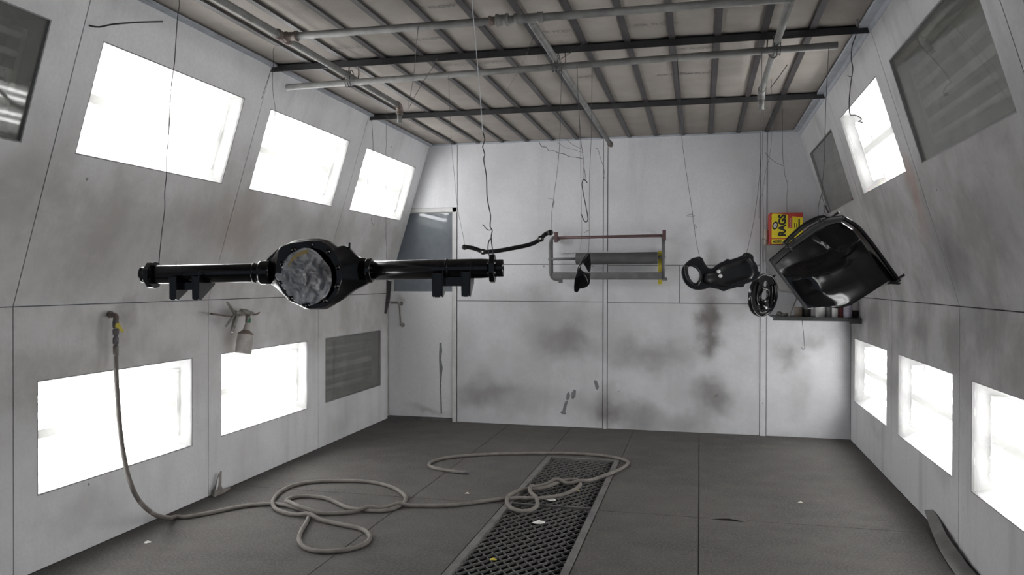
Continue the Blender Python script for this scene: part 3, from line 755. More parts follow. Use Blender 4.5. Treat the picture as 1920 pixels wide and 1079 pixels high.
# crumpled masking plastic over the opening
pl = MB(); n1, n2 = 30, 96; P = []
blob = [(51, 0), (51, 15), (48, 30), (47, 45), (50, 60), (54, 80), (55, 90), (53, 105), (52, 120), (52, 135), (51, 150), (56, 170), (60, 178), (50, 195), (48, 215), (50, 235), (54, 255), (58, 270), (58, 285), (56, 300), (56, 315), (54, 335), (52, 350)]
def brad(dg):
    dg %= 360
    for (r0, a0), (r1, a1) in zip(blob, blob[1:]+[(51, 360)]):
        if a0 <= dg <= a1: return r0+(r1-r0)*(dg-a0)/(a1-a0)
    return 46
PC = AX(580, 518.5)
for i in range(n1+1):
    for j in range(n2):
        a = 2*math.pi*j/n2; rr = i/n1*brad(math.degrees(a))*SA*.97
        x, z = rr*math.cos(a), rr*math.sin(a)
        q = V((x*16, z*16, 3.3)); wq = q+V((mnoise.noise(q*1.5), mnoise.noise(q*1.5+V((9, 3, 1))), 0))*1.2; w = mnoise.noise(q)*.010+(.5-abs(mnoise.noise(wq*.9+V((5, 1, 2)))))*.022+(.4-abs(mnoise.noise(wq*2.1+V((1, 7, 2)))))*.014+(.4-abs(mnoise.noise(wq*4.3+V((4, 2, 8)))))*.006
        bul = .004*(1-(i/n1)**2)
        P.append((x, -.048-bul-w*(1 if i < n1 else .3)+(.004 if i == n1 else 0), z))
fs = [(i*n2+j, i*n2+(j+1) % n2, (i+1)*n2+(j+1) % n2, (i+1)*n2+j) for i in range(n1) for j in range(n2)]
pl.add(P, fs, True)
sheet_o = pl.build('masking_plastic', 'plastic')
PCm = Matrix.Translation(PC) @ Matrix(((AXD.x, AXN.x, 0, 0), (AXD.y, AXN.y, 0, 0), (0, 0, 1, 0), (0, 0, 0, 1)))
sheet_o.parent = root; sheet_o.matrix_parent_inverse = Matrix.Translation(-root.location); sheet_o.matrix_basis = PCm
tag(sheet_o, 'crumpled clear masking plastic')
tp = [AX(x, y, -.078-.001*i) for i, (x, y) in enumerate(((541, 500), (546, 488), (556, 479), (568, 473), (578, 471)))]
tb = MB()
for a, b in zip(tp, tp[1:]):
    tb.add([a-Z1*.008, b-Z1*.008, b+Z1*.006, a+Z1*.006], [(0, 1, 2, 3)], True)
parts.append(tag(tb.build('tape_strip', simple('amber_tape', (0.52, 0.38, 0.14), .4)), 'yellowed tape strip'))
local(root, parts)
sub(cb, [p for p in parts if p.name.split('.')[0] in ('stud', 'web', 'vent_nipple')])
for fi, f_ in enumerate([p for p in parts if p.name.split('.')[0] == 'brake_flange']): sub(f_, [p for p in parts if p.name.split('.')[0] == 'bolt'][fi*4:fi*4+4])

wl = ypath([(337, -60), (336, 0), (333, 30), (331, 60), (327, 120), (318, 215), (316, 260), (312, 330), (309, 390), (303, 440), (300, 470), (298, 495)], 2.62, 2.66)
wl[0].z = ZP-.02; wl[0].x = PXL+.01
wire('thin steel wire holding the brake flange end of the axle housing above the hose', wl, .0017, wob=.004)
fl_r = AX(923, 480)
wr = ypath([(884, -100), (885, 0), (890, 60), (896, 130), (901, 190), (905, 250)], 2.80, 2.84)
wr[0].z = 2.60
wire('white string tied above the twisted wire of the axle housing', wr, .0018, 'wire_white', 'hanging_string', cat='string')
wr2 = ypath([(905, 247), (909, 262), (905, 275), (909, 290), (907, 300), (912, 330), (913, 365), (916, 385), (920, 405), (919, 425), (923, 432), (921, 445), (923, 465), (925, 482), (920, 486), (917, 478), (915, 465), (917, 452), (922, 447)], 2.835, 2.835)
wire('twisted dark wire looped through the flange of the axle housing', wr2, .0022, wob=.002)
wire('loose wire tail kinked off the axle housing wire', ypath([(921, 431), (914, 431), (905, 421)], 2.835), .0017)

# ================================================================== HANGING PARTS BEYOND THE AXLE
# --- link bar
YH = on_B(950).y
lk = empty('steering_link', at_y((921, 474), YH)); tag(lk, 'slim black bent steering link hung by two wires behind the axle', 'car part')
lp = [at_y(q, YH) for q in ((871, 464), (878, 464), (888, 466), (897, 469), (906, 472.5), (921, 472), (935, 470.5), (960, 466), (985, 461), (1000, 456.5), (1008, 452), (1014, 448), (1020, 441.5), (1026, 437.5), (1032, 436.5))]
sB = (lp[0]-CAMPOS).dot(_f)/F
parts = [MB().tube(catmull(lp, 4), 4.0*sB, 12).build('bar', 'black_soft')]
for i, r_ in ((0, 5.0), (4, 5.5), (11, 5.8), (14, 5.2)):
    c = lp[i]; parts.append(MB().lathe(c-Y1*.014, c+Y1*.014, [(0, 0), (0, r_*sB*.8), (.2, r_*sB), (.8, r_*sB), (1, r_*sB*.8), (1, 0)], 14).build('eye_boss', 'black_soft'))
for i in (4, 11):
    c = lp[i]; parts.append(MB().lathe(c-Y1*.0142, c-Y1*.016, [(0, .0055), (1, .0055), (1, 0)], 10).build('pin', 'white_metal'))
local(lk, parts)
wt = on_B(843)
wire('hair-thin wire holding the door-side eye of the steering link', [wt+V((0, -.02, -.01))]+ypath([(846, 260), (851, 320), (858, 390), (868, 440), (871, 460)], wt.y, YH), .0010)
wt = on_B(1054)
wire('thin wire with a small loop holding the raised eye of the steering link', [wt+V((0, -.02, -.01))]+ypath([(1050, 250), (1046, 310), (1039, 365), (1038, 374), (1036, 386), (1038, 388), (1039, 376), (1035, 395), (1034, 420), (1033, 434)], wt.y, YH), .0012)
wire('short wire tail sticking out above the steering link', ypath([(1038, 374), (1031, 373), (1026, 371)], YH), .001)

# --- twisted bracket
YT = on_B(1105).y
tw = empty('curved_bracket', at_y((1084, 548), YT)); tag(tw, 'small black curved sheet-metal bracket hung in front of the paper rack', 'car part')
c0 = at_y((1094, 512), YT); sT = (c0-CAMPOS).dot(_f)/F
to2 = lambda L: [((x-1094)*sT, -(y-512)*sT) for x, y in L]
tl_o = to2([(1102, 477), (1106, 476), (1108, 484), (1109, 497), (1108, 509), (1108, 521), (1105, 533), (1099, 539), (1091, 541), (1087, 541), (1085, 546), (1081, 549), (1077, 546), (1077, 538), (1079, 525), (1083, 512), (1087, 500), (1092, 490), (1097, 483)])
tl_h = to2([(1094, 492), (1099, 500), (1104, 509), (1103, 514), (1098, 511), (1091, 507), (1090, 500)])
me = plate(resample([V((a, b, 0)) for a, b in tl_o], 60), [resample([V((a, b, 0)) for a, b in tl_h], 24)], .006, .001)
bm = bmesh.new(); bm.from_mesh(me); bmesh.ops.triangulate(bm, faces=bm.faces)
bmesh.ops.subdivide_edges(bm, edges=[e for e in bm.edges if e.calc_length() > .02], cuts=2)
for v in bm.verts:
    x, y = v.co.x, v.co.y
    v.co.z += .9*x*y*6 + .035*math.cos(y*18) - 6*x*x
bm.to_mesh(me); bm.free()
mw = Matrix(((1, 0, 0, c0.x), (0, 0, -1, c0.y), (0, 1, 0, c0.z), (0, 0, 0, 1)))
for p in me.polygons: p.use_smooth = True
ob = obj_of('bent_plate', me, 'black', None, mw); pr = [ob]
rim = [at_y(q, YT)+V((0, d, 0)) for q, d in (((1104, 478), -.045), ((1096, 488), -.05), ((1089, 499), -.05), ((1086, 509), -.055), ((1094, 513), -.06), ((1101, 521), -.055), ((1103, 530), -.04))]
pr.append(MB().tube(catmull(rim, 5), .0055, 8).build('rolled_edge', 'black'))
tipp = at_y((1109, 500), YT); pr.append(MB().tube([tipp, tipp+V((.012, -.01, .001))], .002, 6).build('stud', 'black'))
tw.parent = None
for o in pr:
    mw_ = o.matrix_world.copy() if o is not ob else mw
    o.parent = tw; o.matrix_parent_inverse = Matrix.Translation(-tw.location)
wt = on_B(1111)
wire('thin wire with a kinked knee that holds the curved bracket', [wt+V((0, -.02, -.01))]+ypath([(1109, 240), (1106, 320), (1105, 380), (1105, 432), (1105, 445), (1103, 478)], wt.y, YT), .0012)
wire('wire tail bent off above the curved bracket', ypath([(1105, 432), (1100, 434), (1095, 437)], YT), .0012)
wire('faint wire hanging beside the one on the curved bracket', [on_B(1083)+V((0, -.02, -.01))]+ypath([(1087, 250), (1089, 330), (1091, 420), (1090, 450), (1088, 470)], YT), .0008)

# --- J hook
YJ = on_B(1086).y
wj = ypath([(1083, 121), (1083, 160), (1088, 250), (1092, 285), (1094, 300), (1095, 314), (1093, 325), (1094, 337), (1097, 337), (1097, 325), (1095, 314)], YJ)
wj[0] = on_B(1083)+V((0, -.02, -.01))
wire('pale wire with a long loop carrying the bare J-shaped hook', wj, .0014)
wire('bare J-shaped steel hook hanging above the paper rack', ypath([(1101, 343), (1097, 338), (1093, 338), (1091, 346), (1093, 360), (1098, 385), (1102, 407), (1101, 415), (1097, 416), (1093, 410), (1090, 402)], YJ), .0028, 'wire', 'wire_hook', cat='hook')
wire('crinkled wire sagging sideways from the pale hook wire', ypath([(1011, 267), (1016, 275), (1024, 276), (1029, 283), (1039, 283), (1047, 287), (1058, 289), (1068, 294), (1080, 295), (1093, 298)], YJ), .0016)
wire('thin wire strand curving down to the pale hook wire', ypath([(1060, 260), (1075, 272), (1089, 279)], YJ), .001)
wire('fine wire strand drooping beneath the curving one', ypath([(1045, 267), (1060, 277), (1080, 282), (1094, 287)], YJ), .0008)
wire('stiff wire stub with a doubled lower end near the batten', ypath([(1117, 279), (1121, 280), (1126, 297), (1131, 312), (1134, 328), (1133, 335), (1130, 322)], YJ), .001)

# --- primary cover
YC = on_B(1340).y+.02
cv = empty('chain_cover', at_y((1356, 545), YC)); tag(cv, 'black cast chain-case cover with a big round opening at one end', 'car part')
c0 = at_y((1350, 512), YC); sC = (c0-CAMPOS).dot(_f)/F
k = 160/1817.0
pc = lambda L: [((1270+x*k-1350)*sC, -(465+y*k-512)*sC) for x, y in L]
outl = pc([(430, 210), (480, 200), (535, 225), (575, 320), (640, 420), (700, 460), (760, 450), (830, 390), (920, 330), (1020, 290), (1040, 255), (1080, 255), (1110, 275), (1250, 230), (1370, 180), (1390, 140), (1450, 115),
           (1540, 150), (1575, 190), (1575, 270), (1630, 340), (1665, 420), (1665, 490), (1720, 545), (1700, 620), (1600, 690), (1420, 760), (1400, 815), (1330, 825), (1270, 820), (1050, 880), (990, 915), (945, 900), (900, 870), (690, 830), (600, 865), (500, 885),
           (400, 882), (290, 840), (200, 760), (140, 650), (115, 530), (130, 430), (200, 340), (270, 280), (340, 230)])
hole = pc([(235, 395), (290, 378), (350, 390), (430, 440), (480, 510), (505, 590), (495, 660), (450, 740), (390, 775), (340, 745), (280, 670), (240, 570), (225, 470)])
hs = [pc([(878+38*math.cos(a), 505+40*math.sin(a)) for a in [i*math.pi/6 for i in range(12)]]), pc([(915+32*math.cos(a), 600+36*math.sin(a)) for a in [i*math.pi/6 for i in range(12)]])]
for cx, cy_, r_ in ((1067, 280, 18), (1425, 158, 22), (1382, 782, 22), (978, 885, 15), (480, 235, 16), (1530, 300, 15)):
    hs.append(pc([(cx+r_*math.cos(a), cy_+r_*math.sin(a)) for a in [i*math.pi/4 for i in range(8)]]))
MC = Matrix(((1, 0, 0, c0.x), (0, 0, -1, c0.y), (0, 1, 0, c0.z), (0, 0, 0, 1)))
me = plate(resample([V((a, b, 0)) for a, b in outl], 110), [resample([V((a, b, 0)) for a, b in hole], 36)]+hs, .016, .004)
parts = [obj_of('cover_plate', me, 'black_soft', None, MC)]
def w3(L, d): return [MC @ V((a, b, d)) for a, b in L]
hc = [V((a, b, 0)) for a, b in hole]; hm = sum(hc, V((0, 0, 0)))/len(hc)
ringo = [hm+(p-hm)*1.36+V((-.004, -.003, 0)) for p in resample(hc, 40)]; ringi = [hm+(p-hm)*1.02 for p in resample(hc, 40)]
tr = lambda L, d: [MC @ V((p.x, p.y, d)) for p in L]
blk = MB(); L = [tr(ringo, .004), tr([hm+(p-hm)*.97 for p in ringo], .040), tr([hm+(p-hm)*.90 for p in ringo], .046), tr([hm+(p-hm)*1.10 for p in resample(hc, 40)], .044), tr(ringi, .036), tr(ringi, -.004)]
blk.loops(L, False, False); parts.append(blk.build('round_collar', 'black_soft'))
bod = pc([(560, 560), (640, 525), (760, 515), (830, 440), (940, 360), (1100, 310), (1400, 215), (1520, 220), (1600, 380), (1640, 500), (1560, 660), (1390, 720), (1100, 820), (960, 830), (820, 800), (640, 790), (540, 720)])
bo = resample([V((a, b, 0)) for a, b in bod], 60); bc = sum(bo, V((0, 0, 0)))/60
hol2 = [V((a, b, 0)) for a, b in hs[0]]
parts.append(MB().loops([tr(bo, .006), tr([bc+(p-bc)*.97 for p in bo], .022), tr([bc+(p-bc)*.90 for p in bo], .030), tr([bc+(p-bc)*.80 for p in bo], .024), tr([bc+(p-bc)*.4 for p in bo], .022)], False, True).build('raised_case', 'black_soft'))
for h in hs[:2]:
    c = sum((V((a, b, 0)) for a, b in h), V((0, 0, 0)))/12
    parts.append(MB().lathe(MC @ (c+V((0, 0, .031))), MC @ (c+V((0, 0, .033))), [(0, .0105), (1, .0105), (1, 0)], 14).build('plug', 'white_metal'))
for o in parts:
    o.parent = cv; o.matrix_parent_inverse = Matrix.Translation(-cv.location)
wt = on_B(1270)
wire('thin wire with a hooked kink holding the round-opening end of the chain cover', [wt+V((0, -.02, -.01))]+ypath([(1278, 250), (1285, 310), (1294, 370), (1298, 395), (1301, 425), (1306, 428), (1302, 421), (1304, 445), (1308, 465), (1312, 484)], wt.y, YC), .0012)
wire('little wire curl crossing the chain cover wire', ypath([(1287, 405), (1295, 406), (1303, 405), (1295, 402), (1288, 404)], YC-.01), .0009)
wt = on_B(1428)
wire('thin slanting wire holding the narrow end of the chain cover', [wt+V((0, -.02, -.01))]+ypath([(1427, 250), (1424, 330), (1415, 405), (1408, 440), (1400, 475)], wt.y, YC), .0011)

# --- brake backing plate
YP = 4.95
bp = empty('brake_backing_plate', at_y((1432, 595), YP)); tag(bp, 'round black brake backing plate with a centre hole', 'car part')
c0 = at_y((1431, 554), YP); sP = (c0-CAMPOS).dot(_f)/F; RP = 41*sP
me = plate(circle2(0, 0, RP*.93, 48), [circle2(.05*RP, .0, RP*.27, 24), circle2(.08*RP, RP*.52, RP*.15, 18), circle2(-.48*RP, .0, RP*.05, 8), circle2(.62*RP, -.3*RP, RP*.05, 8), circle2(-.28*RP, .27*RP, RP*.04, 8), circle2(-.26*RP, -.2*RP, RP*.04, 8), circle2(.38*RP, -.28*RP, RP*.04, 8)], .006, .001)
MPm = Matrix.Translation(c0) @ Matrix.Rotation(math.radians(-2), 4, 'Y') @ Matrix.Rotation(math.radians(50), 4, 'Z') @ Matrix.Rotation(math.radians(8), 4, 'X') @ Matrix(((1, 0, 0, 0), (0, 0, -1, 0), (0, 1, 0, 0), (0, 0, 0, 1)))
parts = [obj_of('disc', me, 'black', None, MPm)]
def pt(x, y, d): return MPm @ V((x*RP, y*RP, d))
rm = MB(); prof = [(.90, 0), (.93, .010), (.98, .014), (1.0, .008), (1.0, -.012), (.97, -.014), (.93, -.004), (.90, 0)]
n = 48; Lr = [[pt(r*math.cos(2*math.pi*j/n), r*math.sin(2*math.pi*j/n), d) for j in range(n)] for r, d in prof]
rm.loops(Lr, False, False); parts.append(rm.build('rolled_rim', 'black'))
for pth, r_ in (([(-.45, .62), (-.52, .2), (-.50, -.25), (-.3, -.45)], .007), ([(.5, .45), (.58, .1), (.52, -.4), (.45, -.65)], .008), ([(-.22, .37), (.1, .30), (.38, .22)], .004), ([(.70, .5), (.80, .1), (.74, -.3)], .007), ([(-.3, -.72), (0, -.8), (.3, -.74)], .005)):
    parts.append(MB().tube(catmull([pt(a, b, .006) for a, b in pth], 5), r_, 8).build('pressed_rib', 'black'))
bs = MB().lathe(pt(.02, -.45, 0), pt(.02, -.45, .03), [(0, .035), (.6, .03), (1, .02), (1, 0)], 16); parts.append(bs.build('anchor_boss', 'black'))
hubr = MB(); Lr = [[pt(.05+r*math.cos(2*math.pi*j/28), r*math.sin(2*math.pi*j/28), d) for j in range(28)] for r, d in ((.36, .002), (.34, .012), (.28, .012), (.27, -.004))]
hubr.loops(Lr, False, False); parts.append(hubr.build('hub_lip', 'black'))
tpp = pt(.55, .82, .0); parts.append(MB().tube([tpp, tpp+V((.02, -.01, .012))], .006, 8).build('bleed_nipple', 'black'))
for o in parts:
    o.parent = bp; o.matrix_parent_inverse = Matrix.Translation(-bp.location)
wire('long thin wire holding the brake backing plate under the pipe frame', [V((PXR, YP, ZP-.02))]+ypath([(1430, 245), (1430, 300), (1431, 340), (1430, 364), (1432, 420), (1431, 515)], YP), .0011)
wire('wire loop hung beside the brake backing plate wire', ypath([(1444, 462), (1438, 452), (1431, 448), (1429, 455), (1431, 514)], YP+.02), .0012)
wire('slack second wire beside the brake backing plate wire', [V((PXR+.03, YP+.1, ZP-.02))]+ypath([(1447, 255), (1441, 300), (1434, 330), (1430, 364), (1424, 372), (1423, 410)], YP+.1), .0009)

# --- black tank
YN = on_B(1545).y
tk = empty('black_tank', at_y((1565, 580), YN)); tag(tk, 'large glossy black sheet-metal tank hung at a slant by the corner shelf', 'car part')
def poly_at(P_, t):
    Q = [V((x, y, 0)) for x, y in P_]; L = [0]
    for a, b in zip(Q, Q[1:]): L.append(L[-1]+(b-a).length)
    d = t*L[-1]
    for i in range(len(Q)-1):
        if d <= L[i+1]+1e-6: return Q[i].lerp(Q[i+1], (d-L[i])/(L[i+1]-L[i]))
    return Q[-1]
cT = [(1453, 497), (1492, 464), (1530, 437), (1558, 422), (1578, 418)]; cR = [(1578, 418), (1600, 433), (1620, 459), (1645, 497), (1666, 527)]
cB = [(1517, 578), (1545, 576), (1572, 579), (1595, 573), (1630, 551), (1666, 527)]; cL = [(1453, 497), (1517, 578)]
sms = lambda a, b, x: (lambda t: t*t*(3-2*t))(max(0.0, min(1.0, (x-a)/(b-a))))
NU, NV = 40, 36
def tank_pt(u, v):
    a, b, c, d = poly_at(cT, u), poly_at(cB, u), poly_at(cL, v), poly_at(cR, v)
    p = a*(1-v)+b*v+c*(1-u)+d*u-(V((1453, 497, 0))*(1-u)*(1-v)+V((1578, 418, 0))*u*(1-v)+V((1517, 578, 0))*(1-u)*v+V((1666, 527, 0))*u*v)
    ridge = .22+.22*u
    belly = .070*sms(ridge-.10, ridge+.20, v)*sms(-.05, .30, u)*(1-.75*sms(.62, 1.0, v)**2)*(1-.75*sms(.72, 1.0, u))
    ripple = .003*mnoise.noise(V((u*5, v*6, 2)))*sms(0, .2, v)*sms(0, .2, u)*sms(0, .2, 1-u)*sms(0, .15, 1-v)
    seam = -.006*math.exp(-((u-.60-.25*v)/.02)**2)*sms(.0, .08, v)*(1-sms(.30, .45, v))
    dd = .02+.11*u*(1-v)+.05*u*v-.02*v-belly-ripple+seam
    return at_y((p.x, p.y), YN+dd)
GR = [[tank_pt(i/NU, j/NV) for i in range(NU+1)] for j in range(NV+1)]
FL = [GR[0][i] for i in range(NU)]+[GR[j][NU] for j in range(NV)]+[GR[NV][i] for i in range(NU, 0, -1)]+[GR[j][0] for j in range(NV, 0, -1)]
rT = [(1441, 488), (1468, 465), (1490, 447), (1520, 424), (1552, 407), (1580, 404)]; rR = [(1580, 404), (1606, 419), (1626, 445), (1650, 478), (1689, 530)]
rB = [(1689, 530), (1650, 537), (1606, 557), (1570, 570), (1510, 581)]; rL = [(1510, 581), (1476, 535), (1441, 488)]
def rside(P_, n_, d0, d1, bow=0.0):
    o_ = []
    for i in range(n_):
        t_ = i/n_; q_ = poly_at(P_, t_); o_.append(at_y((q_.x, q_.y), YN+d0+(d1-d0)*t_+bow*math.sin(math.pi*t_)))
    return o_
RL_ = rside(rT, NU, .04, .17, .03)+rside(rR, NV, .17, .16)+rside(rB, NU, .16, .04, .10)+rside(rL, NV, .04, .04)
back_in = lambda L, k, d: [(sum(L, V((0, 0, 0)))/len(L)).lerp(p, k)+V((0, d, 0)) for p in L]
body = MB(); body.add([p for r_ in GR for p in r_], [(j*(NU+1)+i, j*(NU+1)+i+1, (j+1)*(NU+1)+i+1, (j+1)*(NU+1)+i) for j in range(NV) for i in range(NU)], True)
body.loops([FL, [a.lerp(b, .15)+V((0, .006, 0)) for a, b in zip(FL, RL_)], [a.lerp(b, .85) for a, b in zip(FL, RL_)], RL_, back_in(RL_, 1.0, .02), back_in(RL_, .93, .02), back_in(RL_, .90, .005), back_in(RL_, .6, .02)], False, True, True)
parts = [body.build('tank_shell', 'black')]
es = parts[0].modifiers.new('edge', 'EDGE_SPLIT'); es.split_angle = math.radians(32)
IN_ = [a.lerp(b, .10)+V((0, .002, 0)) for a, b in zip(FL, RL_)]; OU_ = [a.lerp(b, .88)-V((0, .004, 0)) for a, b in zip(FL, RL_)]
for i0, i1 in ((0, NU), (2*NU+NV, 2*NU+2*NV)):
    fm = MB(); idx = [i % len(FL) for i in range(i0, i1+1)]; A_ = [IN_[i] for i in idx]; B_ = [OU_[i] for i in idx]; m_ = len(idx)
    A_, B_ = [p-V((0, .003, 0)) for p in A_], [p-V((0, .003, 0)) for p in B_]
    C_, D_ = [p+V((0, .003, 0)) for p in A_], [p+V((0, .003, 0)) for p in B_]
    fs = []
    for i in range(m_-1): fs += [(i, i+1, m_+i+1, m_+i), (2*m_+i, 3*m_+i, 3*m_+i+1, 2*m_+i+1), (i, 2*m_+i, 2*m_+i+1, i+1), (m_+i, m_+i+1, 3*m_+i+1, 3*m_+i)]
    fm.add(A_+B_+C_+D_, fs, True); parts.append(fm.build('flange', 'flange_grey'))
parts.append(MB().tube(catmull([at_y(q, YN+d) for q, d in (((1470, 458), .05), ((1487, 441), .06), ((1508, 423), .07), ((1530, 411), .09), ((1548, 407), .10))], 5), .013, 8).build('side_rail', 'black_soft'))
parts.append(MB().tube(catmull([at_y(q, YN+d) for q, d in (((1582, 409), .10), ((1606, 424), .11), ((1626, 446), .11), ((1650, 478), .12), ((1686, 528), .12))], 5), .011, 8).build('rim_bead', 'black'))
for a, b in (((1474, 462), (1486, 470)), ((1534, 412), (1545, 418)), ((1485, 447), (1492, 452))):
    parts.append(MB().tube([at_y(a, YN+.04), at_y(b, YN+.04)], .007, 6).build('clip', 'black_soft'))
for a, b in (((1560, 407), (1573, 398)), ((1678, 527), (1696, 515))):
    parts.append(MB().tube([at_y(a, YN+.12), at_y(b, YN+.10)], .007, 8).build('stud', 'black_soft'))
parts.append(MB().prism([at_y(q, YN+.10) for q in ((1648, 531), (1664, 522), (1690, 532), (1686, 534), (1662, 533))], (0, .006, 0)).build('corner_tab', 'black'))
parts.append(MB().tube(catmull([at_y(q, YN+d) for q, d in (((1577, 472), .02), ((1595, 461), .045), ((1612, 451), .075))], 5), .006, 8).build('pressed_seam', 'black'))
local(tk, parts)
wt = on_B(1553)
wire('thin wire with a twist holding the black tank', [wt+V((0, -.02, -.01))]+ypath([(1549, 180), (1547, 250), (1545, 310), (1541, 362), (1546, 385), (1545, 400), (1541, 407)], wt.y, YN+.1), .0014)
wire('outer strand of the wire loop over the black tank', ypath([(1541, 362), (1535, 385), (1534, 402), (1538, 412), (1543, 417)], YN+.09), .0014)
wire('flat black strap end standing up behind the black tank', [at_y((1547, 385), YN+.14), at_y((1550, 392), YN+.14), at_y((1554, 400), YN+.14)], .005, 'black_soft', 'strap_end', cat='strap')

# --- bracket strip hanging behind the axle by the door
YS = 6.6
wire('thin wire dropping past the light box to the black hanger strip by the door', [at_z((726, 190), ZP)]+ypath([(724, 260), (724, 345), (724, 420), (725, 470), (726, 528)], 5.4, YS), .0014, wob=.004)
sp = MB().prism([at_y(q, YS) for q in ((724, 525), (733, 527), (732, 545), (730, 562), (727, 575), (724, 589), (720, 588), (722, 570), (724, 550))], (0, .02, 0))
so = sp.build('hanger_strip', 'black_soft', bevel=.003); own_origin(so); tag(so, 'narrow black metal hanger strip dangling beside the door edge', 'bracket')
kb = at_y((727, 566), YS-.012); k_ = MB().lathe(kb-Y1*.01, kb+Y1*.012, [(0, 0), (0, .018), (1, .018), (1, 0)], 12).build('knob', 'black_soft'); k_.parent = so; k_.matrix_parent_inverse = Matrix.Translation(-so.location)

# --- other loose wires
wire('wire trailing from the rusty pipe tee over the lit light box', [V((PXL-.02, PYA+.03, ZP-.03))]+ypath([(513, 90), (513, 118), (511, 150), (513, 185), (516, 205), (513, 235)], 3.75), .0013)
p0 = left_up((503, 131)); wire('bent wire nailed at the beam end on the sloping wall', [p0+V((.02, 0, 0)), left_up((500, 140))+V((.02, 0, 0)), left_up((493, 165))+V((.015, 0, 0)), left_up((488, 185))+V((.01, 0, 0))], .0014)
p0 = left_up((690, 222))+V((.03, 0, 0)); wire('kinked wire hung at the far beam end before the corner light box', [p0]+[left_up(q)+V((.04, 0, 0)) for q in ((690, 250), (691, 280), (688, 295), (681, 335), (687, 385), (690, 400), (689, 415), (694, 425))], .0018)
wire('dark wire dropping from the cross pipe to a knot below it', [V((at_y((785, 48), PYA).x, PYA, ZP+.02))]+ypath([(783, 62), (781, 80), (780, 100), (777, 130), (772, 165), (766, 195), (764, 208)], PYA-.03, 4.3), .0016)
wire('dark wire slanting from the near beam to the same knot', [at_z((820, 108), ZC-.05)]+ypath([(816, 120), (802, 140), (790, 160), (778, 180), (766, 204)], 4.5, 4.32), .0014)
wire('stiff wire stay bracing the middle pipe joint', [at_z((1096, 78), ZC-.04), at_z((1082, 90), ZC-.07), at_z((1050, 112), ZP)], .0022)
wire('fine wire swinging below the middle pipe', [at_z((1000, 70), ZP)]+ypath([(990, 95), (980, 118), (965, 145), (947, 175)], 4.0, 4.6), .001)
wire('rusty twisted wire holding the drop end of the far pipe', [at_z((1476, 122), ZC-.03), at_z((1465, 138), ZC-.05), at_z((1445, 165), ZP)], .003)
wire('crooked wire in the corner above the rags box', [at_y((1468, 200), 6.6)]+ypath([(1467, 250), (1468, 300), (1470, 312), (1472, 330), (1477, 348), (1475, 372), (1476, 400)], 6.9, 7.1), .0016)
wire('wire whisker branching from the crooked corner wire', ypath([(1470, 312), (1455, 305), (1442, 295), (1434, 285)], 6.95), .0016)
# hook wire at the right beam end
yk = 4.45
kp = ypath([(1613, -20), (1611, 10), (1608, 28), (1607, 50)], yk)
wire('blue-grey wire chain tied at the beam end by the sloping wall', kp, .005, 'pipe', 'wire_chain', wob=.005, cat='chain')
wire('dark wire with a zigzag tail dangling before the lit light box', ypath([(1607, 45), (1604, 68), (1598, 85), (1596, 110), (1599, 128), (1597, 145), (1594, 165), (1592, 195), (1594, 215), (1602, 216), (1610, 219), (1616, 225), (1609, 228), (1619, 229), (1610, 231)], yk), .0026)
wire('wire snippet twisted onto the dangling zigzag wire', ypath([(1589, 141), (1593, 144), (1598, 143)], yk), .002)
a0 = left_up((167, 48)); a1 = left_up((172, 52))
rod = [a0+V((.0, 0, 0)), a1+V((.04, 0, 0)), left_up((185, 48))+V((.08, 0, 0)), left_up((225, 45))+V((.11, 0, 0)), left_up((265, 44))+V((.12, 0, 0))]
wire('bent steel wire rod stuck out of the sloping wall near the ceiling', rod, .004, 'wire', 'wire_rod', cat='rod')

# ================================================================== PAPER RACK ON THE BACK WALL
YK = YB-.16
rk = empty('paper_rack', at_y((1040, 536), YB-.05)); tag(rk, 'wall-mounted masking paper rack with a grey roll and maroon top rod', 'rack')
K = lambda x, y, d=0: at_y((x, y), YK+d)
sK = (K(1130, 480)-CAMPOS).dot(_f)/F
rc = 280/1678.0
kp_ = lambda x, y, d=0: K(1000+x*rc, 400+y*rc, d)
parts = []
parts.append(MB().tube([kp_(255, 278), kp_(1470, 252)], 2.9*sK, 10).build('top_rod', 'rack_red'))
lw = catmull([kp_(250, 262), kp_(215, 280), kp_(192, 320), kp_(190, 400), kp_(192, 600), kp_(195, 680), kp_(210, 720), kp_(240, 742), kp_(300, 752)], 5)
parts.append(MB().tube(lw, 3.0*sK, 10).build('end_frame', 'rack_grey'))
parts.append(MB().tube([kp_(213, 300, .05), kp_(215, 680, .05)], 1.4*sK, 8).build('back_upright', 'rack_grey'))
parts.append(MB().tube([kp_(1460, 240), kp_(1462, 735)], 3.2*sK, 10).build('end_frame', 'rack_grey'))
def kbx(x0, x1, y0, y1, d0, d1, nm, mt_): 
    a, b = kp_(x0, y1, d0), kp_(x1, y0, d0); parts.append(MB().box((a.x, YK+d0, a.z), (b.x, YK+d1, b.z)).build(nm, mt_, bevel=.002))
kbx(233, 270, 212, 326, -.02, .03, 'end_clamp', 'rack_red'); kbx(1450, 1490, 187, 300, -.02, .03, 'end_clamp', 'rack_red')
parts.append(MB().tube([kp_(170, 517), kp_(480, 513)], 2.6*sK, 10).build('roll_spindle', 'rack_grey'))
parts.append(MB().tube([kp_(1390, 500), kp_(1488, 496)], 2.4*sK, 10).build('roll_spindle', 'rack_grey'))
a, b = kp_(481, 515), kp_(1395, 504)
parts.append(MB().lathe(a, b, [(0, .008), (0, .052), (.004, .055), (.996, .055), (1, .052), (1, .008)], 24).build('paper_roll', 'roll'))
kbx(215, 1445, 664, 738, -.025, .03, 'cutter_bar', 'rack_grey')
kbx(215, 1475, 735, 746, -.03, -.02, 'cutter_blade', 'rack_grey')
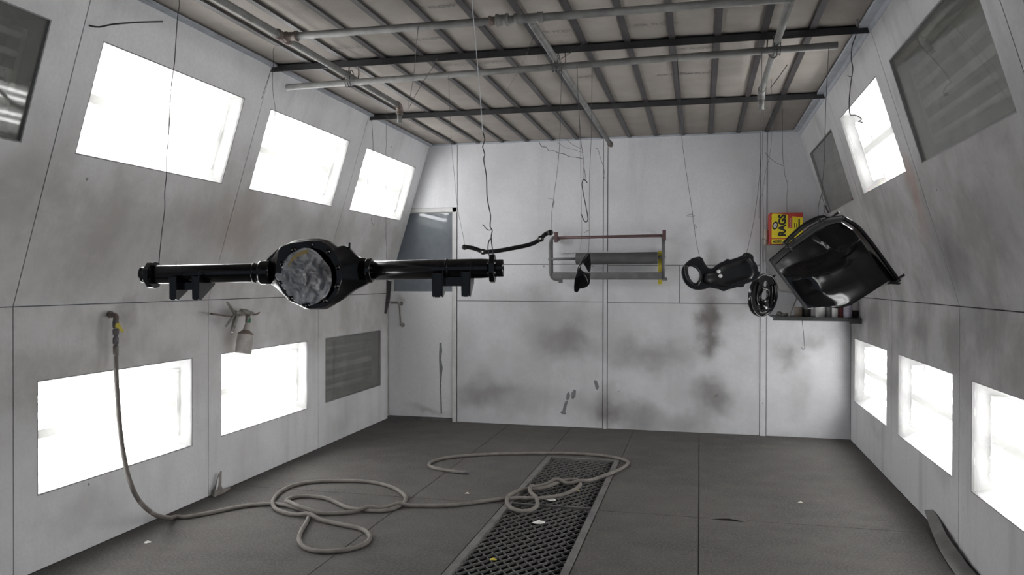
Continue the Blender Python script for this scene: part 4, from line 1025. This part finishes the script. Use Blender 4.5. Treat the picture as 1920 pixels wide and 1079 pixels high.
for x in (255, 300): kbx(x-18, x+22, 738, 758+(x-255)*.6, -.02, .02, 'foot', 'rack_grey')
kbx(1400, 1448, 425, 800, .04, .06, 'yellow_strip', 'yellow')
parts.append(MB().box((kp_(1448, 735).x, YK-.015, kp_(0, 755).z), (kp_(1505, 735).x, YK+.015, kp_(0, 722).z)).build('end_knob', 'rack_grey', bevel=.004))
for x in (250, 1468): parts.append(MB().tube([kp_(x, 290), V((kp_(x, 290).x, YB, kp_(x, 290).z))], .012, 8).build('wall_arm', 'rack_grey'))
a, b = at_y((1052, 473), YB-.03), at_y((1245, 472), YB-.03)
parts.append(MB().box((a.x, YB-.035, a.z-.008), (b.x, YB, a.z+.004)).build('wall_rail', 'back'))
local(rk, parts)
sub([p for p in parts if p.name.startswith('cutter_bar')][0], [p for p in parts if p.name.split('.')[0] in ('cutter_blade', 'foot')])
sub(parts[0], [p for p in parts if p.name.split('.')[0] == 'end_clamp'])

# ================================================================== CORNER SHELF AND WHAT STANDS ON IT
ZSH = 1.105; YSF = 7.06
x0 = at_y((1449, 590), YSF).x
sh = empty('corner_shelf', ((x0+XR)/2, YSF, ZSH)); tag(sh, 'dark steel shelf fixed across the back corner', 'shelf')
parts = [MB().box((x0, YSF, ZSH-.005), (XR-.006, YB-.004, ZSH)).build('shelf_plate', 'rack_grey'), MB().box((x0, YSF-.004, ZSH-.028), (XR-.006, YSF, ZSH+.004)).build('front_lip', 'beam'),
         MB().box((x0+.2, YSF+.05, ZSH-.03), (x0+.23, YB-.003, ZSH-.006)).build('shelf_bracket', 'beam'), MB().box((XR-.10, YSF-.03, ZSH-.045), (XR-.006, YSF-.005, ZSH-.004)).build('end_bracket', 'beam')]
local(sh, parts)
def can(px, pw, h, y, mat, label, cat='can', taper=1.0, cap=None, name='spray_can'):
    c = at_y((px, 580), y); r_ = pw/2*((c-CAMPOS).dot(_f))/F; b = V((c.x, y, ZSH))
    root_ = empty(name, b); tag(root_, label, cat, None)
    ps = [MB().lathe(b, b+Z1*h, [(0, 0), (0, r_*.94), (.03, r_), (.88, r_), (.95, r_*taper), (1, r_*taper*.9), (1, 0)], 18).build('can_body', mat)]
    if cap: ps.append(MB().lathe(b+Z1*h, b+Z1*(h+.05), [(0, r_*.55), (.9, r_*.5), (1, 0)], 14).build('cap', cap))
    local(root_, ps)
can(1497, 14, .085, 7.22, 'can_brown', 'squat brown can on the corner shelf beside the pliers', name='paint_can')
can(1512, 16, .10, 7.25, 'can_dark', 'black can on the corner shelf behind the brown one', name='paint_can')
can(1538, 17, .13, 7.16, 'can_white', 'stubby white can standing on the corner shelf under the tank', name='paint_can')
can(1553, 15, .12, 7.2, 'can_grey', 'grey can between two white cans on the corner shelf', name='paint_can')
can(1565.5, 11, .13, 7.14, 'can_white', 'slim white can next to the dark red one on the shelf', name='spray_can', taper=.6)
can(1575, 11, .10, 7.18, 'can_red', 'dark red can on the corner shelf', name='spray_can', taper=.7)
can(1589.5, 16, .20, 7.15, 'can_lav', 'tall lavender spray can near the wall end of the shelf', taper=.6, cap='can_white')
can(1603, 12, .06, 7.2, 'can_dark', 'low dark tin at the wall end of the corner shelf', name='small_tin')
# pliers
a = lambda px, py: at_y((px, py), 7.2)
pz = empty('pliers', V((a(1468, 585).x, 7.2, ZSH))); tag(pz, 'old grey pliers lying open on the end of the corner shelf', 'pliers')
ps = [MB().tube(catmull([V((a(1458, 0).x, 7.14, ZSH+.035)), V((a(1464, 0).x, 7.17, ZSH+.04)), V((a(1472, 0).x, 7.2, ZSH+.02)), V((a(1480, 0).x, 7.22, ZSH+.012))], 5), .009, 8).build('handle', 'gun_metal'),
      MB().tube(catmull([V((a(1458, 0).x, 7.2, ZSH+.02)), V((a(1466, 0).x, 7.2, ZSH+.012)), V((a(1474, 0).x, 7.2, ZSH+.012)), V((a(1479, 0).x, 7.18, ZSH+.03))], 5), .009, 8).build('handle', 'gun_metal'),
      MB().lathe(V((a(1473, 0).x, 7.19, ZSH+.003)), V((a(1473, 0).x, 7.19, ZSH+.03)), [(0, 0), (0, .016), (1, .016), (1, 0)], 12).build('pivot', 'gun_metal')]
local(pz, ps)
rd = MB().tube([V((a(1482, 0).x, 7.16, ZSH+.006)), at_y((1494, 559), 7.34)], .005, 8).build('leaning_rod', 'gun_metal'); own_origin(rd); tag(rd, 'thin steel rod leaning on the corner shelf beside the pliers', 'rod')
wire('straight hooked wire hanging below the corner shelf', [V((at_y((1504, 597), YSF-.008).x, YSF-.008, ZSH-.02))]+ypath([(1506, 620), (1508, 645), (1509, 652), (1506, 656), (1503, 652)], YSF-.008), .0022, 'wire', 'wire_hook', cat='hook')

# wall holder under the rag box
YH1 = YB-.26
H = lambda x, y: at_y((x, y), YH1)
po = [H(1437, 459), H(1503, 459), H(1503, 552), H(1487, 550), H(1462, 546), H(1441, 500)]
hl = MB().prism(po, (0, .255, 0)).build('wall_holder', 'grey_metal', bevel=.006)
own_origin(hl); tag(hl, 'grey sheet-metal wall holder under the yellow rag box', 'holder')
# rag box
YR = YB-.24
zr0 = H(1445, 459).z+.001
A0, A1 = at_y((1443, 459), YR), at_y((1505.5, 459), YR)
ztop = at_y((1475, 399), YR).z
rb = empty('rag_box', V(((A0.x+A1.x)/2, YR+.1, zr0))); tag(rb, 'yellow and red cardboard box of rags on the grey holder', 'box')
xw = A1.x-A0.x; hh = ztop-zr0
parts = [MB().box((A0.x, YR, zr0), (A1.x, YR+.2, ztop)).build('carton', 'box_red', bevel=.002)]
B = lambda u, v, d=.0012: V((A0.x+xw*u, YR-d, zr0+hh*v))
def label_poly(pts, mat, nm, d=.0012): parts.append(MB().prism([B(u, v, d) for u, v in pts], (0, d-.0002, 0)).build(nm, mat))
label_poly([(.06, .20), (.56, .20), (.56, .44), (.555, .93), (.30, .965), (.09, .975), (.06, .95)], 'box_yellow', 'yellow_panel')
label_poly([(.56, .20), (.99, .20), (.99, .84), (.68, .88), (.68, .50), (.56, .52)], 'box_yellow', 'yellow_panel')
label_poly([(.06, .02), (.97, .02), (.97, .17), (.06, .17)], 'box_yellow', 'yellow_panel')
def face_text(s, u, v, size, mat, nm='lettering', rot=90, bold=0.0, sx=1.0, d=.0022):
    me = text_mesh(s, size, .0003, bold); p = B(u, v, d)
    mw_ = Matrix.Translation(p) @ Matrix(((1, 0, 0, 0), (0, 0, -1, 0), (0, 1, 0, 0), (0, 0, 0, 1))) @ Matrix.Rotation(math.radians(rot), 4, 'Z') @ Matrix.Diagonal((sx, 1, 1, 1))
    parts.append(obj_of(nm, me, mat, None, mw_))
face_text('RAGS', .385, .60, xw*.30, 'ink', bold=.004, sx=.93)
ov = MB(); nn = 24
def oval(r0, r1, d): return [[B(.165+.085*r*math.cos(2*math.pi*j/nn)+.02*r*math.sin(2*math.pi*j/nn), .60+.13*r*math.sin(2*math.pi*j/nn), d) for j in range(nn)] for r in (r0, r1)]
ov.loops(oval(.02, 1, .0020), True, False, False); parts.append(ov.build('logo_oval', 'ink'))
ov2 = MB(); ov2.loops(oval(.02, .62, .0026), True, False, False); parts.append(ov2.build('logo_centre', 'white_print'))
for yy in (.68, .60, .52): label_poly([(.145, yy-.012), (.19, yy-.004), (.19, yy+.012), (.145, yy+.004)], 'ink', 'logo_mark', .0032)
face_text('in a box', .615, .68, xw*.095, 'pink_print', bold=.0006, d=.0016)
for u, v0, v1 in ((.735, .52, .68), (.80, .52, .66), (.86, .50, .80), (.89, .50, .80)): label_poly([(u, v0), (u+.018, v0), (u+.018, v1), (u, v1)], 'ink', 'small_print', .0020)
face_text('200', .26, .095, xw*.13, 'ink', rot=0, bold=.001)
label_poly([(.10, .07), (.17, .07), (.17, .12), (.10, .12)], 'ink', 'logo_mark', .0020)
for o in parts:
    o.parent = rb; o.matrix_parent_inverse = Matrix.Translation(-rb.location)
c = at_y((1440, 459), YB-.10); rx_ = A0.x-.021; cr = MB().lathe(V((rx_, YB-.10, zr0)), V((rx_, YB-.10, zr0+.14)), [(0, .008), (0, .019), (1, .019), (1, .008), (0, .008)], 20).build('tape_roll', 'cream')
cr.data.transform(Matrix.Identity(4)); own_origin(cr); tag(cr, 'cream roll tucked behind the yellow rag box', 'roll')

# ================================================================== HOSE TAP, HOSE, SPRAY GUN ON THE LEFT WALL
XT = XL+.075
T = lambda x, y, d=0: at_x((x, y), XT+d)
ht = empty('hose_tap', at_x((205, 592), XL)); tag(ht, 'rusty pipe elbow and shut-off tap with a yellow lever on the wall', 'tap')
e0 = at_x((203, 590), XL-.01)
sT_ = (T(217, 600)-CAMPOS).dot(_f)/F
e1 = T(217, 601)
kk = V((XT, e1.y, e0.z))
parts = [MB().tube(catmull([e0, e0.lerp(kk, .6), kk.lerp(e1, .25), e1], 6), 5.0*sT_, 12).build('elbow', 'pipe_rust'),
         MB().lathe(e0-V((.0, 0, 0)), e0+V((.022, 0, 0)), [(0, 0), (0, 7*sT_), (1, 6.5*sT_), (1, 0)], 14).build('wall_collar', 'pipe_rust'),
         MB().lathe(T(217, 601), T(217, 616), [(0, 4.6*sT_), (.2, 5.6*sT_), (.8, 5.6*sT_), (1, 4.4*sT_)], 12).build('valve_body', 'brass'),
         MB().prism([T(216, 607, .012), T(222, 606, .014), T(231, 622, .018), T(229, 624, .018), T(221, 616, .016), T(215, 614, .012)], (.006, 0, 0)).build('lever', 'yellow'),
         MB().lathe(T(217, 617), T(217, 632), [(0, 4.5*sT_), (.1, 5.8*sT_), (.7, 5.5*sT_), (.75, 3.8*sT_), (1, 3.6*sT_)], 12).build('coupling', 'brass'),
         MB().lathe(T(217, 632), T(217, 650), [(0, 3.6*sT_), (.15, 5.2*sT_), (.7, 5.2*sT_), (.8, 3.5*sT_), (1, 3.4*sT_)], 12).build('quick_connector', 'brass')]
local(ht, parts)
RH = .0125
hose = [T(217, 650), T(217, 668), T(217.5, 690, .01), T(219, 725, .015), T(222, 770, .025), T(226, 812, .04), T(231, 848, .06), T(239, 888, .09), T(250, 920, .13)]
hose += [T(260, 938, .13), T(270, 950, .16), T(282, 960, .18), T(297, 968, .20)]
fp1 = [(400, 488), (480, 480), (620, 455), (740, 430), (860, 410), (980, 402), (1060, 408), (1130, 424), (1185, 442), (1213, 470), (1200, 510), (1165, 570), (1155, 620), (1190, 665), (1280, 687), (1400, 682), (1500, 662), (1566, 628), (1576, 590), (1530, 553), (1420, 528), (1300, 503), (1200, 475), (1100, 462), (1040, 445), (1000, 418), (998, 380),
       (1040, 330), (1120, 290), (1250, 268), (1400, 263), (1550, 267), (1660, 285), (1740, 315), (1790, 355), (1785, 392), (1740, 422), (1660, 443), (1560, 440), (1450, 425), (1390, 400), (1320, 370), (1220, 355), (1140, 358), (1080, 378), (1088, 404), (1130, 432), (1200, 455), (1300, 460), (1420, 455), (1520, 445), (1620, 430), (1740, 415), (1830, 412), (1890, 413)]
hose += [at_z((200+x/3.2, 820+y/3.2), RH) for x, y in fp1]
fp2 = [(300, 515), (450, 500), (600, 480), (720, 466), (850, 458), (1000, 460), (1150, 440), (1230, 415), (1295, 378), (1312, 350), (1290, 325), (1240, 318), (1180, 330), (1120, 352), (1050, 376), (980, 390), (880, 392), (800, 428), (760, 482), (790, 530), (870, 556), (950, 545), (992, 505), (975, 452), (940, 415), (938, 393), (990, 370), (1060, 355), (1140, 342), (1220, 348), (1330, 343), (1450, 305), (1560, 265), (1645, 222), (1668, 188), (1600, 160), (1450, 136), (1200, 123), (900, 123), (600, 131), (350, 150), (225, 175), (178, 204), (210, 230), (330, 254), (445, 266)]
hose += [at_z((760+x/4.0, 820+y/4.0), RH) for x, y in fp2]
hp_ = catmull(hose, 6)
# lift the later strand where the hose crosses itself
zz = [p.z for p in hp_]
for i in range(len(hp_)):
    if hp_[i].z > .02: continue
    for j in range(0, i-14):
        if abs(zz[j]-RH) < .03 and (hp_[i].xy-hp_[j].xy).length < 2.0*RH: zz[i] = max(zz[i], RH*3.0)
for _ in range(5):
    z2 = zz[:]
    for i in range(1, len(zz)-1):
        if hp_[i].z < .02: z2[i] = max(RH, .25*zz[i-1]+.5*zz[i]+.25*zz[i+1])
    zz = z2
for p, z in zip(hp_, zz): p.z = z
hs_ = empty('air_hose', hp_[len(hp_)//2]); tag(hs_, 'long dusty grey-brown air hose looped and knotted across the floor', 'hose')
hend = hp_[-1]; hdir = (hp_[-1]-hp_[-4]).normalized()
parts = [MB().tube(hp_, RH, 10).build('hose_line', 'hose'), MB().lathe(hend-hdir*.012, hend+hdir*.03, [(0, RH), (.1, RH*1.15), (.6, RH*1.15), (.65, RH*.8), (1, RH*.8), (1, 0)], 12).build('end_coupling', 'brass'),
         MB().lathe(hose[0]+V((0, 0, .004)), hose[1], [(0, RH*.9), (.05, RH*1.12), (.95, RH*1.12), (1, RH)], 12).build('ferrule', 'hose')]
local(hs_, parts)

XG = XL+.11
Gp = lambda x, y, d=0: at_x((x, y), XG+d)
sg = empty('spray_gun', Gp(456, 667)); tag(sg, 'dirty siphon spray gun with a pale cup hanging on the wall', 'spray gun')
s_ = (Gp(450, 610)-CAMPOS).dot(_f)/F
gc = 140/1162.0
gp = lambda x, y, d=0: Gp(380+x*gc, 550+y*gc, d)
parts = [MB().tube([gp(500, 300), gp(560, 310), gp(640, 320)], [4.0*s_, 4.4*s_, 3.6*s_], 12).build('gun_body', 'gun_metal'),
         MB().lathe(gp(605, 280), gp(785, 325), [(0, 0), (0, 5.0*s_), (.35, 5.4*s_), (.8, 4.8*s_), (1, 3.6*s_), (1, 0)], 14).build('air_cap', 'gun_metal'),
         MB().tube([gp(540, 320), gp(510, 420), gp(480, 520), gp(455, 610)], [4.2*s_, 4.4*s_, 4.0*s_, 2.8*s_], 12).build('grip', 'gun_metal'),
         MB().tube([gp(490, 345), gp(430, 430), gp(360, 520)], [2.4*s_, 2.6*s_, 1.8*s_], 8).build('trigger', 'gun_metal'),
         MB().tube([gp(500, 320), gp(460, 260), gp(415, 190), gp(380, 145)], [3.2*s_, 2.8*s_, 2.4*s_, 1.8*s_], 8).build('air_inlet', 'gun_metal'),
         MB().tube([gp(705, 345), gp(700, 470)], 4.6*s_, 14).build('cup_neck', 'gun_metal'),
         MB().lathe(gp(708, 390), gp(703, 460), [(0, 4.7*s_), (0, 5.2*s_), (1, 5.2*s_), (1, 4.7*s_)], 14).build('green_band', 'green'),
         MB().lathe(gp(702, 465), gp(675, 600), [(0, 4.6*s_), (1, 7.0*s_)], 16).build('cup_stem', 'gun_cup'),
         MB().lathe(gp(678, 575), gp(668, 650), [(0, 6.0*s_), (.75, 14.5*s_), (1, 14.8*s_)], 22).build('cup_lid', 'gun_lid'),
         MB().lathe(gp(670, 640), gp(625, 945), [(0, 14.4*s_), (.05, 14.8*s_), (.9, 15.3*s_), (1, 14.6*s_), (1, 0)], 22).build('cup', 'gun_cup')]
local(sg, parts)
sub(parts[9], [parts[8]]); sub(parts[5], [parts[6]])
nl = wire('long rusty nail hook that carries the spray gun', [at_x((397, 589), XL-.004), gp(140, 322, .0), gp(300, 345), gp(440, 362, -.012), gp(560, 350, -.03), gp(700, 335, -.02), gp(800, 335, .02), gp(860, 320, .02), gp(882, 300, .02)], .006, 'pipe_rust', 'nail_hook', cat='hook')

# ================================================================== FLOOR THINGS
# grate in the floor
gr = empty('floor_grate', (-.9, 6.2, 0)); tag(gr, 'long black wire-mesh floor grate in a worn steel frame', 'grate')
gx0, gx1, gy0, gy1, gm = -1.193, -.607, 2.305, 6.235, 4.87
parts = []
fw = .040
for a, b in (((gx0, gy0), (gx0+fw, gy1)), ((gx1-fw, gy0), (gx1, gy1))):
    parts.append(MB().box((a[0], a[1], -.03), (b[0], b[1], .003)).build('frame_rail', 'grate_frame', bevel=.002))
parts.append(MB().box((gx0+fw, gy1-.035, -.03), (gx1-fw, gy1, .003)).build('frame_rail', 'grate_frame', bevel=.002))
parts.append(MB().box((gx0+fw, gm-.010, -.03), (gx1-fw, gm+.010, .001)).build('cross_bar', 'grate', bevel=.002))
parts.append(MB().box((gx0+fw, gy0, -.03), (gx1-fw, gy0+.03, .003)).build('frame_rail', 'grate_frame', bevel=.002))
def mesh_panel(ya, yb_):
    mb = MB(); xa, xb = gx0+fw-.004, gx1-fw+.004; p_ = .072; r_ = .0032; w = xb-xa; n_ = int((yb_-ya+w)/p_)+1
    def seg(p, q, off):
        d = (q-p).normalized(); s1 = V((-d.y, d.x, 0))*r_; z = -.010+off
        A = [p-s1, q-s1, q+s1, p+s1]; mb.add([(v.x, v.y, z) for v in A]+[(v.x, v.y, z-.012) for v in A], [(0, 1, 2, 3), (0, 4, 5, 1), (3, 2, 6, 7)])
    sl_ = 1.35       # diamonds longer across the trench
    for sgn in (1, -1):
        c = ya-w*sl_
        while c < yb_+w*sl_:
            # line y = c + sgn*sl_*(x-x0)
            pts = []
            xx0 = xa if sgn > 0 else xb
            lo_, hi_ = 0.0, w
            ys_ = lambda t: c+sl_*t
            t0 = max(0, (ya-c)/sl_); t1 = min(w, (yb_-c)/sl_)
            if t1-t0 > .004: seg(V((xx0+sgn*t0, ys_(t0), 0)), V((xx0+sgn*t1, ys_(t1), 0)), 0 if sgn > 0 else -.004)
            c += p_*1.25
    return mb
for ya, yb_ in ((gy0+.03, gm-.010), (gm+.010, gy1-.035)):
    parts.append(tag(mesh_panel(ya, yb_).build('mesh_panel', 'grate'), kind='stuff'))
local(gr, parts)

def crumple(px, py, size, mat, label, seed, z=0.0, cat='paper scrap', name='paper_scrap'):
    c = at_z((px, py), z); rnd = random.Random(seed); mb = MB(); P = []; n_ = 9
    for i in range(4):
        rr = size*(i/3)
        for j in range(n_):
            a = 2*math.pi*j/n_; q = rr*(.7+.6*rnd.random()); P.append(c+V((q*math.cos(a)*1.3, q*math.sin(a), (.001+size*.55*(1-i/3)*(.5+rnd.random())) if i < 3 else .001)))
    mb.add(P, [(i*n_+j, i*n_+(j+1) % n_, (i+1)*n_+(j+1) % n_, (i+1)*n_+j) for i in range(3) for j in range(n_)]); mb.add(P[:n_], [tuple(range(n_))])
    o = mb.build(name, mat); own_origin(o); tag(o, label, cat)
crumple(1031, 938, .030, 'white_scrap', 'white crumpled paper scrap by the grate cross bar', 1, -.006)
crumple(1011, 981, .026, 'white_scrap', 'pale crumpled paper scrap in the middle of the mesh', 2, -.006)
crumple(925, 1050, .014, 'yellow', 'yellowish scrap on the grate mesh closest to the entry', 3, -.006, 'scrap', 'floor_scrap')
crumple(1082, 920, .012, 'yellow', 'tiny yellow scrap beneath the knotted hose loop', 4, -.006, 'scrap', 'floor_scrap')
crumple(277, 1018, .016, 'white_scrap', 'small white chip on the floor near the hose bend', 5, 0, 'scrap', 'floor_scrap')
crumple(876, 926, .012, 'cream', 'pale straw-coloured chip on the floor between the hose loops', 6, 0, 'scrap', 'floor_scrap')
crumple(1501, 943, .012, 'cream', 'lone pale chip on the open floor facing the lower light boxes', 8, 0, 'scrap', 'floor_scrap')

# folded card scrap at the foot of the left wall
cd_ = 80/1079.0
qf = lambda x, y: (380+x*cd_, 860+y*cd_)
mb = MB()
tipz = at_x(qf(455, 315), XL+.025)
mb.prism([tipz, at_x(qf(470, 330), XL+.03), at_x(qf(460, 700), XL+.05), at_x(qf(395, 720), XL+.05), at_x(qf(405, 480), XL+.035), at_x(qf(385, 455), XL+.03)], (.004, 0, 0))
mb.prism([at_x(qf(400, 400), XL+.02), at_x(qf(380, 460), XL+.02), at_x(qf(270, 790), XL+.02), at_x(qf(310, 800), XL+.02)], (.003, 0, 0))
b_ = [at_z(qf(150, 905), .003), at_z(qf(300, 985), .003), at_z(qf(520, 890), .003), at_z(qf(700, 770), .003), at_z(qf(690, 730), .004), at_z(qf(480, 820), .03), at_z(qf(300, 830), .035), at_z(qf(220, 790), .02)]
mb.prism(b_, (0, 0, .006))
mb.prism([at_z(qf(360, 840), .03), at_z(qf(500, 800), .03), at_x(qf(470, 700), XL+.055), at_x(qf(385, 720), XL+.055)], (.003, 0, .002))
o = mb.build('folded_card', 'scrap'); own_origin(o); tag(o, 'dirty folded card scrap standing at the wall foot beside a panel seam', 'card')

# bent rubber strip along the right wall
rows = [((1733, 957), (1757, 957)), ((1738, 973), (1761, 969)), ((1746, 995), (1771, 996)), ((1755, 1017), (1783, 1016)), ((1768, 1042), (1798, 1036)), ((1780, 1061), (1812, 1056)), ((1792, 1079), (1830, 1078)), ((1820, 1120), (1868, 1122))]
zl = [.075, .055, .035, .020, .012, .008, .006, .005]; zr_ = [.095, .092, .070, .05, .035, .022, .012, .008]
La, Lb = [], []
for i, (qa, qb) in enumerate(rows):
    a_ = at_z(qa, zl[i]); b_ = at_z(qb, zr_[i])
    a_.x = min(a_.x, XR-.03); b_.x = min(b_.x, XR-.008)
    La.append(a_); Lb.append(b_)
La, Lb = catmull(La, 3), catmull(Lb, 3)
mb = MB(); n_ = len(La)
P = La+Lb+[p+V((.002, 0, -.006)) for p in La]+[p+V((.002, 0, -.006)) for p in Lb]
fs = []
for i in range(n_-1):
    fs += [(i, i+1, n_+i+1, n_+i), (2*n_+i, 3*n_+i, 3*n_+i+1, 2*n_+i+1), (i, 2*n_+i, 2*n_+i+1, i+1), (n_+i, n_+i+1, 3*n_+i+1, 3*n_+i)]
fs += [(0, n_, 3*n_, 2*n_), (n_-1, 3*n_-1, 4*n_-1, 2*n_-1)]
mb.add(P, fs, False)
st = mb.build('rubber_strip', 'rubber'); own_origin(st); tag(st, 'curled dark rubber strip lying along the foot of the wall', 'strip')
